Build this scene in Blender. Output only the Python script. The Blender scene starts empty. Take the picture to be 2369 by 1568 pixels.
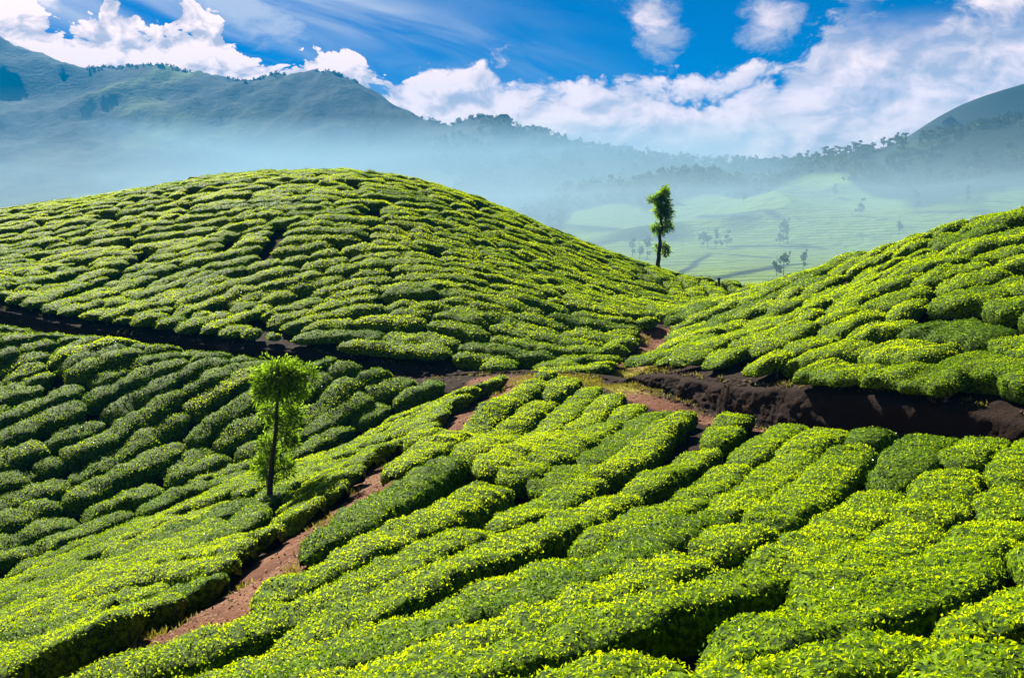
import bpy, math, random
import numpy as np
from mathutils import Vector

random.seed(7)
rng = np.random.default_rng(11)
scene = bpy.context.scene
COL = scene.collection

# ------------------------------------------------------------------ camera
PITCH = math.radians(6.9)
FPX = 2302.0                      # focal length in photo units (photo taken as 2369 x 1568)
CU, CV = 1184.5, 783.8
cam_data = bpy.data.cameras.new("camera")
cam_data.sensor_width = 36.0
cam_data.lens = 36.0 * FPX / 2369.0
cam_data.clip_start = 0.3
cam_data.clip_end = 20000.0
cam = bpy.data.objects.new("camera", cam_data)
cam.location = (0, 0, 0)
cam.rotation_euler = (math.radians(90) - PITCH, 0, 0)
COL.objects.link(cam)
scene.camera = cam

# ------------------------------------------------------------------ render / exposure
scene.render.engine = 'CYCLES'
scene.view_settings.view_transform = 'Standard'
scene.view_settings.look = 'None'
scene.view_settings.use_curve_mapping = False
scene.view_settings.gamma = 1.0
scene.view_settings.exposure = 1.85
scene.cycles.max_bounces = 5
scene.cycles.diffuse_bounces = 2
scene.cycles.glossy_bounces = 1
scene.cycles.transmission_bounces = 3
scene.cycles.transparent_max_bounces = 6
scene.cycles.volume_bounces = 1
scene.cycles.caustics_reflective = False
scene.cycles.caustics_refractive = False

# ------------------------------------------------------------------ sun
SUN_EL = math.radians(35)
SUN_AZ_X, SUN_AZ_Y = -0.47, 0.88          # towards the sun in plan: left and beyond the hills
_n = math.hypot(SUN_AZ_X, SUN_AZ_Y)
SUN_DIR = Vector((SUN_AZ_X / _n * math.cos(SUN_EL), SUN_AZ_Y / _n * math.cos(SUN_EL), math.sin(SUN_EL)))
sd = bpy.data.lights.new("sun", 'SUN')
sd.energy = 5.0
sd.angle = math.radians(0.53)
sd.color = (1.0, 0.93, 0.80)
sun = bpy.data.objects.new("sun", sd)
sun.rotation_euler = SUN_DIR.to_track_quat('Z', 'Y').to_euler()
sun.location = (-40, 30, 60)
COL.objects.link(sun)

# ------------------------------------------------------------------ node helper
class NT:
    def __init__(self, tree):
        self.t = tree
        self.t.nodes.clear()
    def n(self, typ, **kw):
        nd = self.t.nodes.new(typ)
        for k, v in kw.items():
            setattr(nd, k, v)
        return nd
    def link(self, a, b):
        self.t.links.new(a, b)
    def put(self, sock, v):
        if isinstance(v, (int, float)):
            sock.default_value = v
        elif isinstance(v, (tuple, list)):
            sock.default_value = v if len(v) != 3 or len(sock.default_value) == 3 else (*v, 1)
        else:
            self.link(v, sock)
    def m(self, op, a, b=None, c=None, clamp=False):
        nd = self.n('ShaderNodeMath', operation=op, use_clamp=clamp)
        for i, v in enumerate((a, b, c)):
            if v is not None:
                self.put(nd.inputs[i], v)
        return nd.outputs[0]
    def mix(self, f, a, b, blend='MIX'):
        nd = self.n('ShaderNodeMix', data_type='RGBA', blend_type=blend)
        self.put(nd.inputs[0], f); self.put(nd.inputs[6], a); self.put(nd.inputs[7], b)
        return nd.outputs[2]
    def smooth(self, x, lo, hi):
        nd = self.n('ShaderNodeMapRange', interpolation_type='SMOOTHSTEP')
        self.put(nd.inputs[0], x); self.put(nd.inputs[1], lo); self.put(nd.inputs[2], hi)
        nd.inputs[3].default_value = 0; nd.inputs[4].default_value = 1
        return nd.outputs[0]
    def noise(self, vec, scale, detail=4, rough=0.55, dist=0.0, dims='3D'):
        nd = self.n('ShaderNodeTexNoise', noise_dimensions=dims)
        self.put(nd.inputs['Vector'], vec)
        nd.inputs['Scale'].default_value = scale
        nd.inputs['Detail'].default_value = detail
        nd.inputs['Roughness'].default_value = rough
        nd.inputs['Distortion'].default_value = dist
        return nd.outputs['Fac']
    def xyz(self, x, y, z):
        nd = self.n('ShaderNodeCombineXYZ')
        self.put(nd.inputs[0], x); self.put(nd.inputs[1], y); self.put(nd.inputs[2], z)
        return nd.outputs[0]
    def curve(self, x, pts):
        nd = self.n('ShaderNodeFloatCurve')
        c = nd.mapping.curves[0]
        while len(c.points) > 2:
            c.points.remove(c.points[1])
        pts = sorted(pts)
        c.points[0].location = pts[0]; c.points[1].location = pts[-1]
        for p in pts[1:-1]:
            c.points.new(*p)
        for p in c.points:
            p.handle_type = 'AUTO'
        nd.mapping.update()
        self.put(nd.inputs[1], x)
        return nd.outputs[0]

# ------------------------------------------------------------------ sky
world = bpy.data.worlds.new("World")
scene.world = world
world.use_nodes = True
W = NT(world.node_tree)
def build_sky():
    tc = W.n('ShaderNodeTexCoord').outputs['Generated']
    sep = W.n('ShaderNodeSeparateXYZ'); W.link(tc, sep.inputs[0])
    X, Y, Z = sep.outputs
    az = W.m('MULTIPLY', W.m('ARCTAN2', X, Y), 57.29578)
    el = W.m('MULTIPLY', W.m('ARCSINE', Z), 57.29578)
    sky = W.n('ShaderNodeTexSky', sky_type='NISHITA')
    sky.sun_disc = False
    sky.sun_elevation = SUN_EL
    sky.sun_rotation = math.atan2(SUN_AZ_X, SUN_AZ_Y)
    sky.altitude = 1600
    sky.air_density = 1.0
    sky.dust_density = 0.6
    sky.ozone_density = 3.0
    blue = W.mix(1.0, sky.outputs[0], (0.002, 0.115, 0.34), 'MULTIPLY')
    # coordinates for cloud noise: (azimuth, elevation) in degrees, stretched sideways
    P = W.xyz(W.m('MULTIPLY', az, 0.10), W.m('MULTIPLY', el, 0.16), 0.0)
    wz = W.n('ShaderNodeTexNoise', noise_dimensions='3D')
    W.link(P, wz.inputs['Vector']); wz.inputs['Scale'].default_value = 1.6; wz.inputs['Detail'].default_value = 4
    vm = W.n('ShaderNodeVectorMath', operation='SCALE'); W.link(wz.outputs['Color'], vm.inputs[0]); vm.inputs['Scale'].default_value = 0.45
    va = W.n('ShaderNodeVectorMath', operation='ADD'); W.link(P, va.inputs[0]); W.link(vm.outputs[0], va.inputs[1])
    Pw = va.outputs[0]
    def billow(vec, s):
        v = W.n('ShaderNodeTexVoronoi', feature='SMOOTH_F1', voronoi_dimensions='2D')
        W.put(v.inputs['Vector'], vec); v.inputs['Scale'].default_value = s
        v.inputs['Detail'].default_value = 5.0; v.inputs['Roughness'].default_value = 0.6
        v.inputs['Smoothness'].default_value = 0.35
        return v.outputs['Distance']
    b1 = billow(Pw, 2.3)
    # same field a little nearer the sun: difference gives the lit and shaded sides
    off = W.n('ShaderNodeVectorMath', operation='ADD'); W.link(Pw, off.inputs[0]); off.inputs[1].default_value = (-0.05, 0.09, 0)
    b2 = billow(off.outputs[0], 2.3)
    nz = W.noise(Pw, 2.2, 7, 0.6)
    nfine = W.noise(Pw, 6.0, 6, 0.62)
    azn = W.m('MULTIPLY_ADD', az, 1 / 120.0, 0.5, clamp=True)
    def A(u): return math.degrees(math.atan((u - CU) / FPX)) / 120.0 + 0.5
    prof = [(0.0, 3.0), (0.10, 3.5), (A(-300), 8.6), (A(0), 10.5), (A(80), 10.7), (A(185), 9.0), (A(240), 9.2), (A(290), 10.8), (A(400), 10.2), (A(460), 10.5),
            (A(560), 9.3), (A(680), 8.3), (A(720), 9.0), (A(830), 8.6), (A(880), 7.6), (A(1050), 8.6), (A(1200), 8.1), (A(1400), 7.4),
            (A(1480), 8.2), (A(1600), 7.3), (A(1740), 7.8), (A(1800), 8.6), (A(1880), 10.6), (A(1960), 13.0), (A(2200), 15.5), (A(2400), 15.0), (A(2800), 10.0), (0.93, 3.5), (1.0, 3.0)]
    topn = W.curve(azn, [(a, (b + (1.7 if 0.2 < a < 0.8 else 0)) / 20.0) for a, b in prof])
    top = W.m('MULTIPLY', topn, 20.0)
    d = W.m('SUBTRACT', top, el)                                     # >0 inside the bank
    rough = W.m('MULTIPLY', W.m('SUBTRACT', 0.42, b1), 2.6)
    rough = W.m('ADD', rough, W.m('MULTIPLY', W.m('SUBTRACT', nz, 0.5), 3.0))
    rough = W.m('ADD', rough, W.m('MULTIPLY', W.m('SUBTRACT', nfine, 0.5), 0.7))
    dd = W.m('ADD', d, rough)
    # right part is softer than the crisp cumulus at the left
    soft = W.smooth(az, -12.0, 4.0)
    wid = W.m('MULTIPLY_ADD', soft, 0.9, 0.14)
    mask = W.smooth(W.m('DIVIDE', dd, wid), 0.0, 1.0)
    # holes of blue in the high right-hand cloud
    hol = W.smooth(nz, 0.44, 0.60)
    right_hi = W.m('MULTIPLY', W.smooth(az, 15.0, 20.0), W.smooth(el, 8.0, 11.0))
    hol = W.m('SUBTRACT', 1.0, W.m('MULTIPLY', right_hi, W.m('SUBTRACT', 1.0, hol)))
    mask = W.m('MULTIPLY', mask, hol)
    # two loose puffs
    def puff(u, v, ru, rv, rot):
        a0 = math.degrees(math.atan((u - CU) / FPX)); e0 = math.degrees(math.atan((CV - v) / FPX)) - 6.9
        dx = W.m('SUBTRACT', az, a0); dy = W.m('SUBTRACT', el, e0)
        c, s = math.cos(rot), math.sin(rot)
        px = W.m('DIVIDE', W.m('ADD', W.m('MULTIPLY', dx, c), W.m('MULTIPLY', dy, s)), ru)
        py = W.m('DIVIDE', W.m('SUBTRACT', W.m('MULTIPLY', dy, c), W.m('MULTIPLY', dx, s)), rv)
        r = W.m('SQRT', W.m('ADD', W.m('MULTIPLY', px, px), W.m('MULTIPLY', py, py)))
        r = W.m('ADD', r, W.m('MULTIPLY', W.m('SUBTRACT', nfine, 0.5), 2.4))
        r = W.m('ADD', r, W.m('MULTIPLY', W.m('SUBTRACT', nz, 0.5), 1.6))
        return W.m('SUBTRACT', 1.0, W.smooth(r, 0.25, 1.30))
    pf = W.m('MAXIMUM', puff(1500, 45, 1.2, 2.4, 0.45), puff(1757, 62, 1.5, 1.5, 0.0))
    pf = W.m('MAXIMUM', pf, puff(125, 22, 0.7, 1.3, 0.7))
    pf = W.m('MULTIPLY', pf, 0.85)
    mask = W.m('MAXIMUM', mask, pf)
    # cirrus veil: streaks that fall to the right
    ca = W.m('ADD', W.m('MULTIPLY', az, 0.30), el)
    Pc = W.xyz(W.m('MULTIPLY', az, 0.07), W.m('MULTIPLY', ca, 0.34), 3.0)
    cn = W.noise(Pc, 1.3, 5, 0.5, 0.9)
    cov = W.m('MULTIPLY', W.smooth(az, 12.0, -6.0) , 1.0)
    cov = W.m('SUBTRACT', 1.0, W.smooth(az, -4.0, 10.0))
    line = W.m('SUBTRACT', 1.0, W.smooth(ca, 8.2, 11.0))
    veil = W.m('MULTIPLY', W.smooth(cn, 0.30, 0.85), cov)
    veil = W.m('MULTIPLY', veil, W.m('MULTIPLY_ADD', line, 0.75, 0.18))
    # thick plume at upper left
    a0 = math.degrees(math.atan((560 - CU) / FPX)); e0 = math.degrees(math.atan((CV - 25) / FPX)) - 6.9
    dx = W.m('SUBTRACT', az, a0); dy = W.m('SUBTRACT', el, e0)
    t1 = W.m('ADD', W.m('MULTIPLY', dx, 0.93), W.m('MULTIPLY', dy, -0.36))
    t2 = W.m('ADD', W.m('MULTIPLY', dx, 0.36), W.m('MULTIPLY', dy, 0.93))
    r = W.m('SQRT', W.m('ADD', W.m('POWER', W.m('ABSOLUTE', W.m('DIVIDE', t1, 5.0)), 2.0), W.m('POWER', W.m('ABSOLUTE', W.m('DIVIDE', t2, 1.5)), 2.0)))
    r = W.m('ADD', r, W.m('MULTIPLY', W.m('SUBTRACT', nfine, 0.5), 1.6))
    plume = W.m('MULTIPLY', W.m('SUBTRACT', 1.0, W.smooth(r, 0.3, 1.25)), 0.75)
    veil = W.m('MAXIMUM', veil, plume)
    # light and shade of the clouds
    lit = W.m('MULTIPLY_ADD', W.m('MULTIPLY', W.m('SUBTRACT', b1, b2), W.m('SUBTRACT', 1.0, W.m('MULTIPLY', soft, 0.6))), -2.4, 0.74)
    deep = W.smooth(dd, 0.2, 5.0)
    lit = W.m('SUBTRACT', lit, W.m('MULTIPLY', deep, 0.10))
    lit = W.m('ADD', lit, W.m('MULTIPLY', W.m('SUBTRACT', nfine, 0.5), 0.28))
    lit = W.m('ADD', lit, W.m('MULTIPLY', W.m('SUBTRACT', nz, 0.5), 0.9))
    Pb = W.n('ShaderNodeVectorMath', operation='ADD'); W.link(Pw, Pb.inputs[0]); Pb.inputs[1].default_value = (-0.10, 0.16, 0.0)
    nlow = W.n('ShaderNodeTexNoise'); W.link(Pw, nlow.inputs['Vector']); nlow.inputs['Scale'].default_value = 1.3; nlow.inputs['Detail'].default_value = 6; nlow.inputs['Roughness'].default_value = 0.6
    nlow2 = W.n('ShaderNodeTexNoise'); W.link(Pb.outputs[0], nlow2.inputs['Vector']); nlow2.inputs['Scale'].default_value = 1.3; nlow2.inputs['Detail'].default_value = 6; nlow2.inputs['Roughness'].default_value = 0.6
    lit = W.m('ADD', lit, W.m('MULTIPLY', W.m('SUBTRACT', nlow.outputs['Fac'], nlow2.outputs['Fac']), 1.9))
    lit = W.m('SUBTRACT', lit, W.m('MULTIPLY', W.m('MULTIPLY', soft, W.smooth(el, 4.0, 10.0)), 0.42))
    lit = W.m('ADD', lit, 0.0, clamp=True)
    ccol = W.mix(lit, (4.3, 3.7, 3.9), (10.2, 7.6, 6.6))
    col = W.mix(veil, blue, (5.2, 4.9, 5.0))
    col = W.mix(mask, col, ccol)
    bg = W.n('ShaderNodeBackground'); bg.inputs['Strength'].default_value = 0.05
    W.link(col, bg.inputs['Color'])
    out = W.n('ShaderNodeOutputWorld'); W.link(bg.outputs[0], out.inputs['Surface'])
build_sky()

# ------------------------------------------------------------------ small maths
def P(u, v, Y):
    x = (u - CU) / FPX; zc = (CV - v) / FPX
    dx, dy, dz = x, math.cos(PITCH) + zc * math.sin(PITCH), -math.sin(PITCH) + zc * math.cos(PITCH)
    s = Y / dy
    return (dx * s, Y, dz * s)

def project(p):
    p = np.asarray(p, float)
    x, y, z = p[..., 0], p[..., 1], p[..., 2]
    f = y * math.cos(PITCH) - z * math.sin(PITCH)
    up = y * math.sin(PITCH) + z * math.cos(PITCH)
    f = np.maximum(f, 1e-3)
    return CU + FPX * x / f, CV - FPX * up / f

class TPS:
    def __init__(self, pts, lam=0.0):
        pts = np.array(pts, float)
        self.c = pts[:, :2]; n = len(pts)
        d = np.linalg.norm(self.c[:, None] - self.c[None], axis=2)
        K = self.k(d) + lam * np.eye(n)
        Q = np.hstack([np.ones((n, 1)), self.c])
        M = np.block([[K, Q], [Q.T, np.zeros((3, 3))]])
        s = np.linalg.solve(M, np.concatenate([pts[:, 2], np.zeros(3)]))
        self.w, self.a = s[:n], s[n:]
    @staticmethod
    def k(d):
        return np.where(d > 1e-9, d * d * np.log(np.maximum(d, 1e-9)), 0.0)
    def __call__(self, x, y):
        sh = np.shape(x)
        x = np.ravel(x); y = np.ravel(y)
        out = np.empty(len(x))
        for i in range(0, len(x), 20000):
            q = np.stack([x[i:i + 20000], y[i:i + 20000]], 1)
            d = np.linalg.norm(q[:, None] - self.c[None], axis=2)
            out[i:i + 20000] = self.k(d) @ self.w + self.a[0] + q @ self.a[1:]
        return out.reshape(sh)

def _hash(ix, iy, iz):
    h = (ix.astype(np.int64) * 374761393 + iy.astype(np.int64) * 668265263 + iz.astype(np.int64) * 2147483647) & 0xffffffff
    h = ((h ^ (h >> 13)) * 1274126177) & 0xffffffff
    h = (h ^ (h >> 16)) & 0xffff
    return h.astype(float) / 65535.0
def vnoise(x, y, z=0.0):
    x = np.asarray(x, float); y = np.asarray(y, float); z = np.zeros_like(x) + z
    ix, iy, iz = np.floor(x), np.floor(y), np.floor(z)
    fx, fy, fz = x - ix, y - iy, z - iz
    fx, fy, fz = [f * f * (3 - 2 * f) for f in (fx, fy, fz)]
    r = 0.0
    for a in (0, 1):
        for b in (0, 1):
            for c in (0, 1):
                w = (fx if a else 1 - fx) * (fy if b else 1 - fy) * (fz if c else 1 - fz)
                r = r + w * _hash(ix + a, iy + b, iz + c)
    return r * 2 - 1
def fbm(x, y, z=0.0, o=4):
    r, a, s = 0.0, 1.0, 0.0
    for i in range(o):
        r = r + a * vnoise(np.asarray(x) * 2 ** i + 17.3 * i, np.asarray(y) * 2 ** i + 5.1 * i, np.asarray(z) * 2 ** i)
        s += a; a *= 0.5
    return r / s

def seg_dist(px, py, line, signed=False):
    """distance of points to a polyline (n,2); with signed, + on its left side"""
    px = np.asarray(px, float); py = np.asarray(py, float)
    best = np.full(px.shape, 1e9); sg = np.ones(px.shape)
    for (ax, ay), (bx, by) in zip(line[:-1], line[1:]):
        ux, uy = bx - ax, by - ay
        L = ux * ux + uy * uy
        t = np.clip(((px - ax) * ux + (py - ay) * uy) / L, 0, 1)
        dx, dy = px - ax - t * ux, py - ay - t * uy
        d = np.hypot(dx, dy)
        c = ux * dy - uy * dx
        m = d < best - 1e-9
        best = np.where(m, d, best); sg = np.where(m, np.sign(c), sg)
    return best * sg if signed else best

def smoothline(pts, n=6):
    pts = np.array(pts, float)
    out = []
    for i in range(len(pts) - 1):
        p0 = pts[max(i - 1, 0)]; p1 = pts[i]; p2 = pts[i + 1]; p3 = pts[min(i + 2, len(pts) - 1)]
        for k in range(n):
            t = k / n
            out.append(0.5 * ((2 * p1) + (-p0 + p2) * t + (2 * p0 - 5 * p1 + 4 * p2 - p3) * t * t + (-p0 + 3 * p1 - 3 * p2 + p3) * t ** 3))
    out.append(pts[-1])
    return np.array(out)

# ------------------------------------------------------------------ terrain control points (photo units + distance)
H_BUSH = 0.85
def canopy(lst, h=H_BUSH):
    r = []
    for u, v, Y in lst:
        x, y, z = P(u, v, Y); r.append((x, y, z - h))
    return r
def ground_pts(lst):
    return [P(*q) for q in lst]

A_SIL = [(-250, 535, 98), (0, 482, 99), (150, 460, 100), (300, 437, 101), (450, 410, 101), (600, 394, 101), (750, 390, 101), (900, 398, 101), (1050, 435, 100), (1200, 492, 99), (1350, 555, 98), (1500, 609, 97), (1620, 640, 96), (1770, 657, 94)]
D_SIL = [(1850, 632, 74), (2000, 577, 62), (2200, 522, 55), (2369, 482, 52), (2600, 440, 50)]
A_LOW = [(-250, 628, 68), (0, 682, 66), (200, 720, 64), (400, 749, 62), (700, 773, 60), (900, 808, 58), (1150, 838, 54.5), (1370, 848, 52.0)]
D_LOW = [(1510, 822, 48), (1700, 842, 40), (2000, 848, 33), (2369, 895, 28), (2650, 930, 25)]
up_c = A_SIL + D_SIL + A_LOW + D_LOW + [
    (0, 600, 79), (300, 640, 73), (300, 540, 83), (700, 700, 65.5), (700, 600, 71.5), (700, 500, 79.5), (700, 435, 88),
    (1000, 760, 60), (1000, 650, 67), (1000, 520, 80), (1250, 720, 64), (1250, 620, 76), (1450, 700, 70), (1450, 780, 59.5), (1600, 700, 74), (1700, 680, 80),
    (1600, 770, 54), (1700, 760, 52), (1800, 730, 52), (1900, 680, 54), (2000, 760, 39), (2000, 670, 46), (2200, 700, 38), (2200, 600, 45), (2369, 800, 31.5), (2369, 650, 38.5), (2369, 560, 44), (2650, 700, 33)]
up_pts = canopy(up_c)
for q in A_SIL:
    x, y, z = P(*q)
    up_pts += [(x * 1.12, y + 16, z - 2.6 - H_BUSH), (x * 1.3, y + 38, z - 13)]
for q in D_SIL[1:]:
    x, y, z = P(*q)
    up_pts += [(x * 1.2, y + 11, z - 1.6 - H_BUSH), (x * 1.5, y + 30, z - 9)]
up_pts += [(-110, 75, -8), (-110, 120, -4), (95, 60, 0), (95, 110, -16), (-110, 190, -34), (95, 190, -40), (0, 190, -34), (40, 20, -3)]
UP = TPS(up_pts, 0.5)

RIDGE = [(1330, 862, 46), (1430, 895, 42), (1530, 932, 38), (1740, 942, 33), (2000, 977, 27.5), (2369, 1012, 23.5), (2650, 1030, 21)]
lo_c = RIDGE + [
    (2369, 1568, 6.5), (2650, 1568, 5.5), (1800, 1568, 8), (1200, 1568, 10), (600, 1568, 13), (0, 1568, 17), (-300, 1568, 19),
    (2369, 1300, 12.2), (1500, 1300, 15), (900, 1300, 18.5), (2369, 1150, 17), (1700, 1150, 20), (1200, 1150, 24.5),
    (1500, 1040, 30), (2000, 1090, 21.5), (1150, 1010, 37), (1250, 930, 42),
    (580, 1270, 23.2), (300, 1300, 25), (0, 1400, 25.5), (380, 1385, 21.5), (480, 1525, 15.0), (200, 1590, 14.9), (590, 1425, 16.7), (690, 1305, 19.6), (620, 1215, 27.5), (0, 1345, 29), (300, 1205, 33.5), (620, 1150, 33), (600, 1075, 39), (900, 962, 46), (1090, 892, 50), (1000, 985, 41), (850, 1060, 36.5),
    (0, 750, 60), (200, 774, 58.5), (300, 782, 57), (490, 812, 55.5), (800, 824, 54), (1060, 860, 52), (-300, 730, 61),
    (0, 1000, 46.5), (300, 950, 49.5), (600, 920, 50.5), (0, 1300, 37.5), (300, 1150, 42.5), (600, 1045, 46.5), (850, 965, 49), (0, 860, 53), (-300, 1300, 37), (-300, 1000, 47)]
lo_pts = canopy(lo_c)
TRAIL = [(1215, 880, 48.5), (1150, 915, 45.5), (1060, 965, 41), (960, 1040, 35), (880, 1105, 30.5), (830, 1150, 28), (760, 1200, 25.8), (690, 1260, 23.8), (600, 1330, 21.6), (500, 1400, 19.9), (400, 1470, 18.4), (250, 1520, 17.5), (50, 1568, 16.9)]
lo_pts += ground_pts([q for q in TRAIL if q[0] > 200])
def off(lst, dy, zz):
    return [(P(*q)[0], P(*q)[1] + dy, zz) for q in lst]
# road behind slope B, the junction, road behind the near ridge
ROAD = [(-300, 720, 63.5), (0, 742, 63), (200, 767, 61.5), (400, 800, 59), (700, 830, 57), (900, 850, 55.5), (1090, 870, 53), (1215, 872, 50.5), (1330, 872, 49.5), (1440, 880, 48.5), (1540, 930, 43), (1740, 950, 37), (2000, 980, 31), (2369, 1020, 26), (2650, 1040, 23)]
ROADZ = [-8.6, -8.6, -8.8, -9.0, -9.0, -9.0, -8.6, -8.2, -8.1, -8.1, -8.0, -7.9, -7.7, -7.4, -7.2]
lo_pts += [(P(*q)[0], q[2], z) for q, z in zip(ROAD, ROADZ)]
GULLY = [(-300, 1420, 33), (0, 1322, 33.5), (300, 1180, 38), (600, 1060, 43), (850, 965, 47.5), (1000, 922, 50)]
GULZ = [-14.4, -13.6, -12.9, -11.9, -10.8, -9.8]
lo_pts += [(P(*q)[0], q[2], z) for q, z in zip(GULLY, GULZ)]
lo_pts += [(0, 0, -2.6), (-14, 0, -8), (12, 0, 0.5), (-60, 20, -15), (-70, 45, -12), (30, 5, 2), (-30, 75, -9), (-60, 80, -9), (20, 75, -9), (45, 40, -6)]
LOW = TPS(lo_pts, 0.5)

bank_c = A_LOW + [(1440, 862, 49.6)] + D_LOW
BANK = smoothline([(P(u, v, Y)[0], Y - 0.55) for u, v, Y in bank_c])
b0, b1_ = BANK[0], BANK[-1]
BANK = np.vstack([[b0[0] - 80, b0[1] + 4], BANK, [b1_[0] + 60, b1_[1] - 18]])

NOTCH = smoothline([(P(u, v, Y)[0], Y) for u, v, Y in [(1410, 875, 49), (1465, 845, 52.5), (1500, 815, 56), (1522, 785, 60), (1520, 772, 63)]])
TRAIL_XY = smoothline([(P(u, v, Y)[0], Y) for u, v, Y in TRAIL] + [(-12.5, 15.0), (-22, 12.5)])
ROAD_XY = smoothline([(P(u, v, Y)[0], Y) for u, v, Y in ROAD])
GULLY_XY = smoothline([(P(u, v, Y)[0], Y) for u, v, Y in GULLY])
GULLY_XY = np.vstack([[-60, 28], GULLY_XY])
BTOP_XY = smoothline([(P(u, v, Y)[0], Y + 1.2) for u, v, Y in [(-300, 720, 61), (0, 742, 60), (200, 767, 58.5), (490, 817, 55.5), (800, 832, 54.2), (1000, 852, 53.6), (1120, 866, 52.2)]])
RIDGE_XY = smoothline([(P(u, v, Y)[0], Y + 0.7) for u, v, Y in RIDGE])

# coarse lookup grids for the two smooth surfaces
GX = np.arange(-120, 106, 0.75); GY = np.arange(-6, 200, 0.75)
gx, gy = np.meshgrid(GX, GY, indexing='ij')
ZUP = UP(gx, gy); ZLO = LOW(gx, gy)
def lookup(Z, x, y):
    fx = np.clip((np.asarray(x, float) - GX[0]) / 0.75, 0, len(GX) - 1.001); fy = np.clip((np.asarray(y, float) - GY[0]) / 0.75, 0, len(GY) - 1.001)
    i = fx.astype(int); j = fy.astype(int); a = fx - i; b = fy - j
    return Z[i, j] * (1 - a) * (1 - b) + Z[i + 1, j] * a * (1 - b) + Z[i, j + 1] * (1 - a) * b + Z[i + 1, j + 1] * a * b
def z_up(x, y): return lookup(ZUP, x, y)
def z_low(x, y): return lookup(ZLO, x, y)
def ground_z(x, y, fine=True):
    d = seg_dist(x, y, BANK, signed=True)
    if fine:
        d = d + 0.45 * fbm(x * 0.8, y * 0.8, 3.0, 4)
    wd = 0.45 + 0.3 * np.clip(vnoise(x * 0.25, y * 0.25, 7.0), -0.6, 1)
    t = np.clip((d + 0.5 * wd) / wd, 0, 1); t = t * t * (3 - 2 * t)
    z = z_low(x, y) * (1 - t) + z_up(x, y) * t
    tr = np.exp(-(seg_dist(x, y, TRAIL_XY) / 1.0) ** 2)
    nt = np.exp(-(seg_dist(x, y, NOTCH) / 0.9) ** 2)
    z = z - 0.12 * tr - 0.35 * nt
    if fine:
        face = np.exp(-((d - 0.1) / 0.6) ** 2)
        z = z + (0.05 + 0.06 * face) * fbm(x * 1.9, y * 1.9, 1.0, 4) + (0.02 + 0.10 * face) * np.abs(vnoise(x * 3.3, y * 3.3, 2.0)) + 0.02 * vnoise(x * 7, y * 7)
    return z

# ------------------------------------------------------------------ object helpers
def tag(o, label=None, cat=None, group=None, kind=None):
    if label: o['label'] = label
    if cat: o['category'] = cat
    if group: o['group'] = group
    if kind: o['kind'] = kind
    return o

def make_mesh(name, V, F, mats, parent=None, mat_idx=None, smooth=None, tone=None):
    """V (n,3), F (m,4) quads or (m,3) triangles -> one linked mesh object"""
    V = np.asarray(V, np.float32); F = np.asarray(F, np.int32)
    me = bpy.data.meshes.new(name)
    k = F.shape[1]; m = len(F)
    me.vertices.add(len(V)); me.vertices.foreach_set('co', V.ravel())
    me.loops.add(m * k); me.loops.foreach_set('vertex_index', F.ravel())
    me.polygons.add(m)
    me.polygons.foreach_set('loop_start', np.arange(0, m * k, k, dtype=np.int32))
    me.polygons.foreach_set('loop_total', np.full(m, k, np.int32))
    for mt in (mats if isinstance(mats, (list, tuple)) else [mats]):
        me.materials.append(mt)
    if mat_idx is not None:
        me.polygons.foreach_set('material_index', np.asarray(mat_idx, np.int32))
    sm = np.ones(m, bool) if smooth is None else np.asarray(smooth, bool)
    me.polygons.foreach_set('use_smooth', sm)
    if tone is not None:
        at = me.attributes.new('tone', 'FLOAT', 'FACE')
        at.data.foreach_set('value', np.asarray(tone, np.float32))
    me.update(calc_edges=True)
    o = bpy.data.objects.new(name, me)
    COL.objects.link(o)
    if parent: o.parent = parent
    return o

def grid_faces(n, m):
    i = np.arange(n - 1)[:, None]; j = np.arange(m - 1)[None]
    a = i * m + j
    return np.stack([a, a + m, a + m + 1, a + 1], -1).reshape(-1, 4)

# ------------------------------------------------------------------ materials
def material(name):
    mt = bpy.data.materials.new(name); mt.use_nodes = True
    return mt, NT(mt.node_tree)

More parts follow.
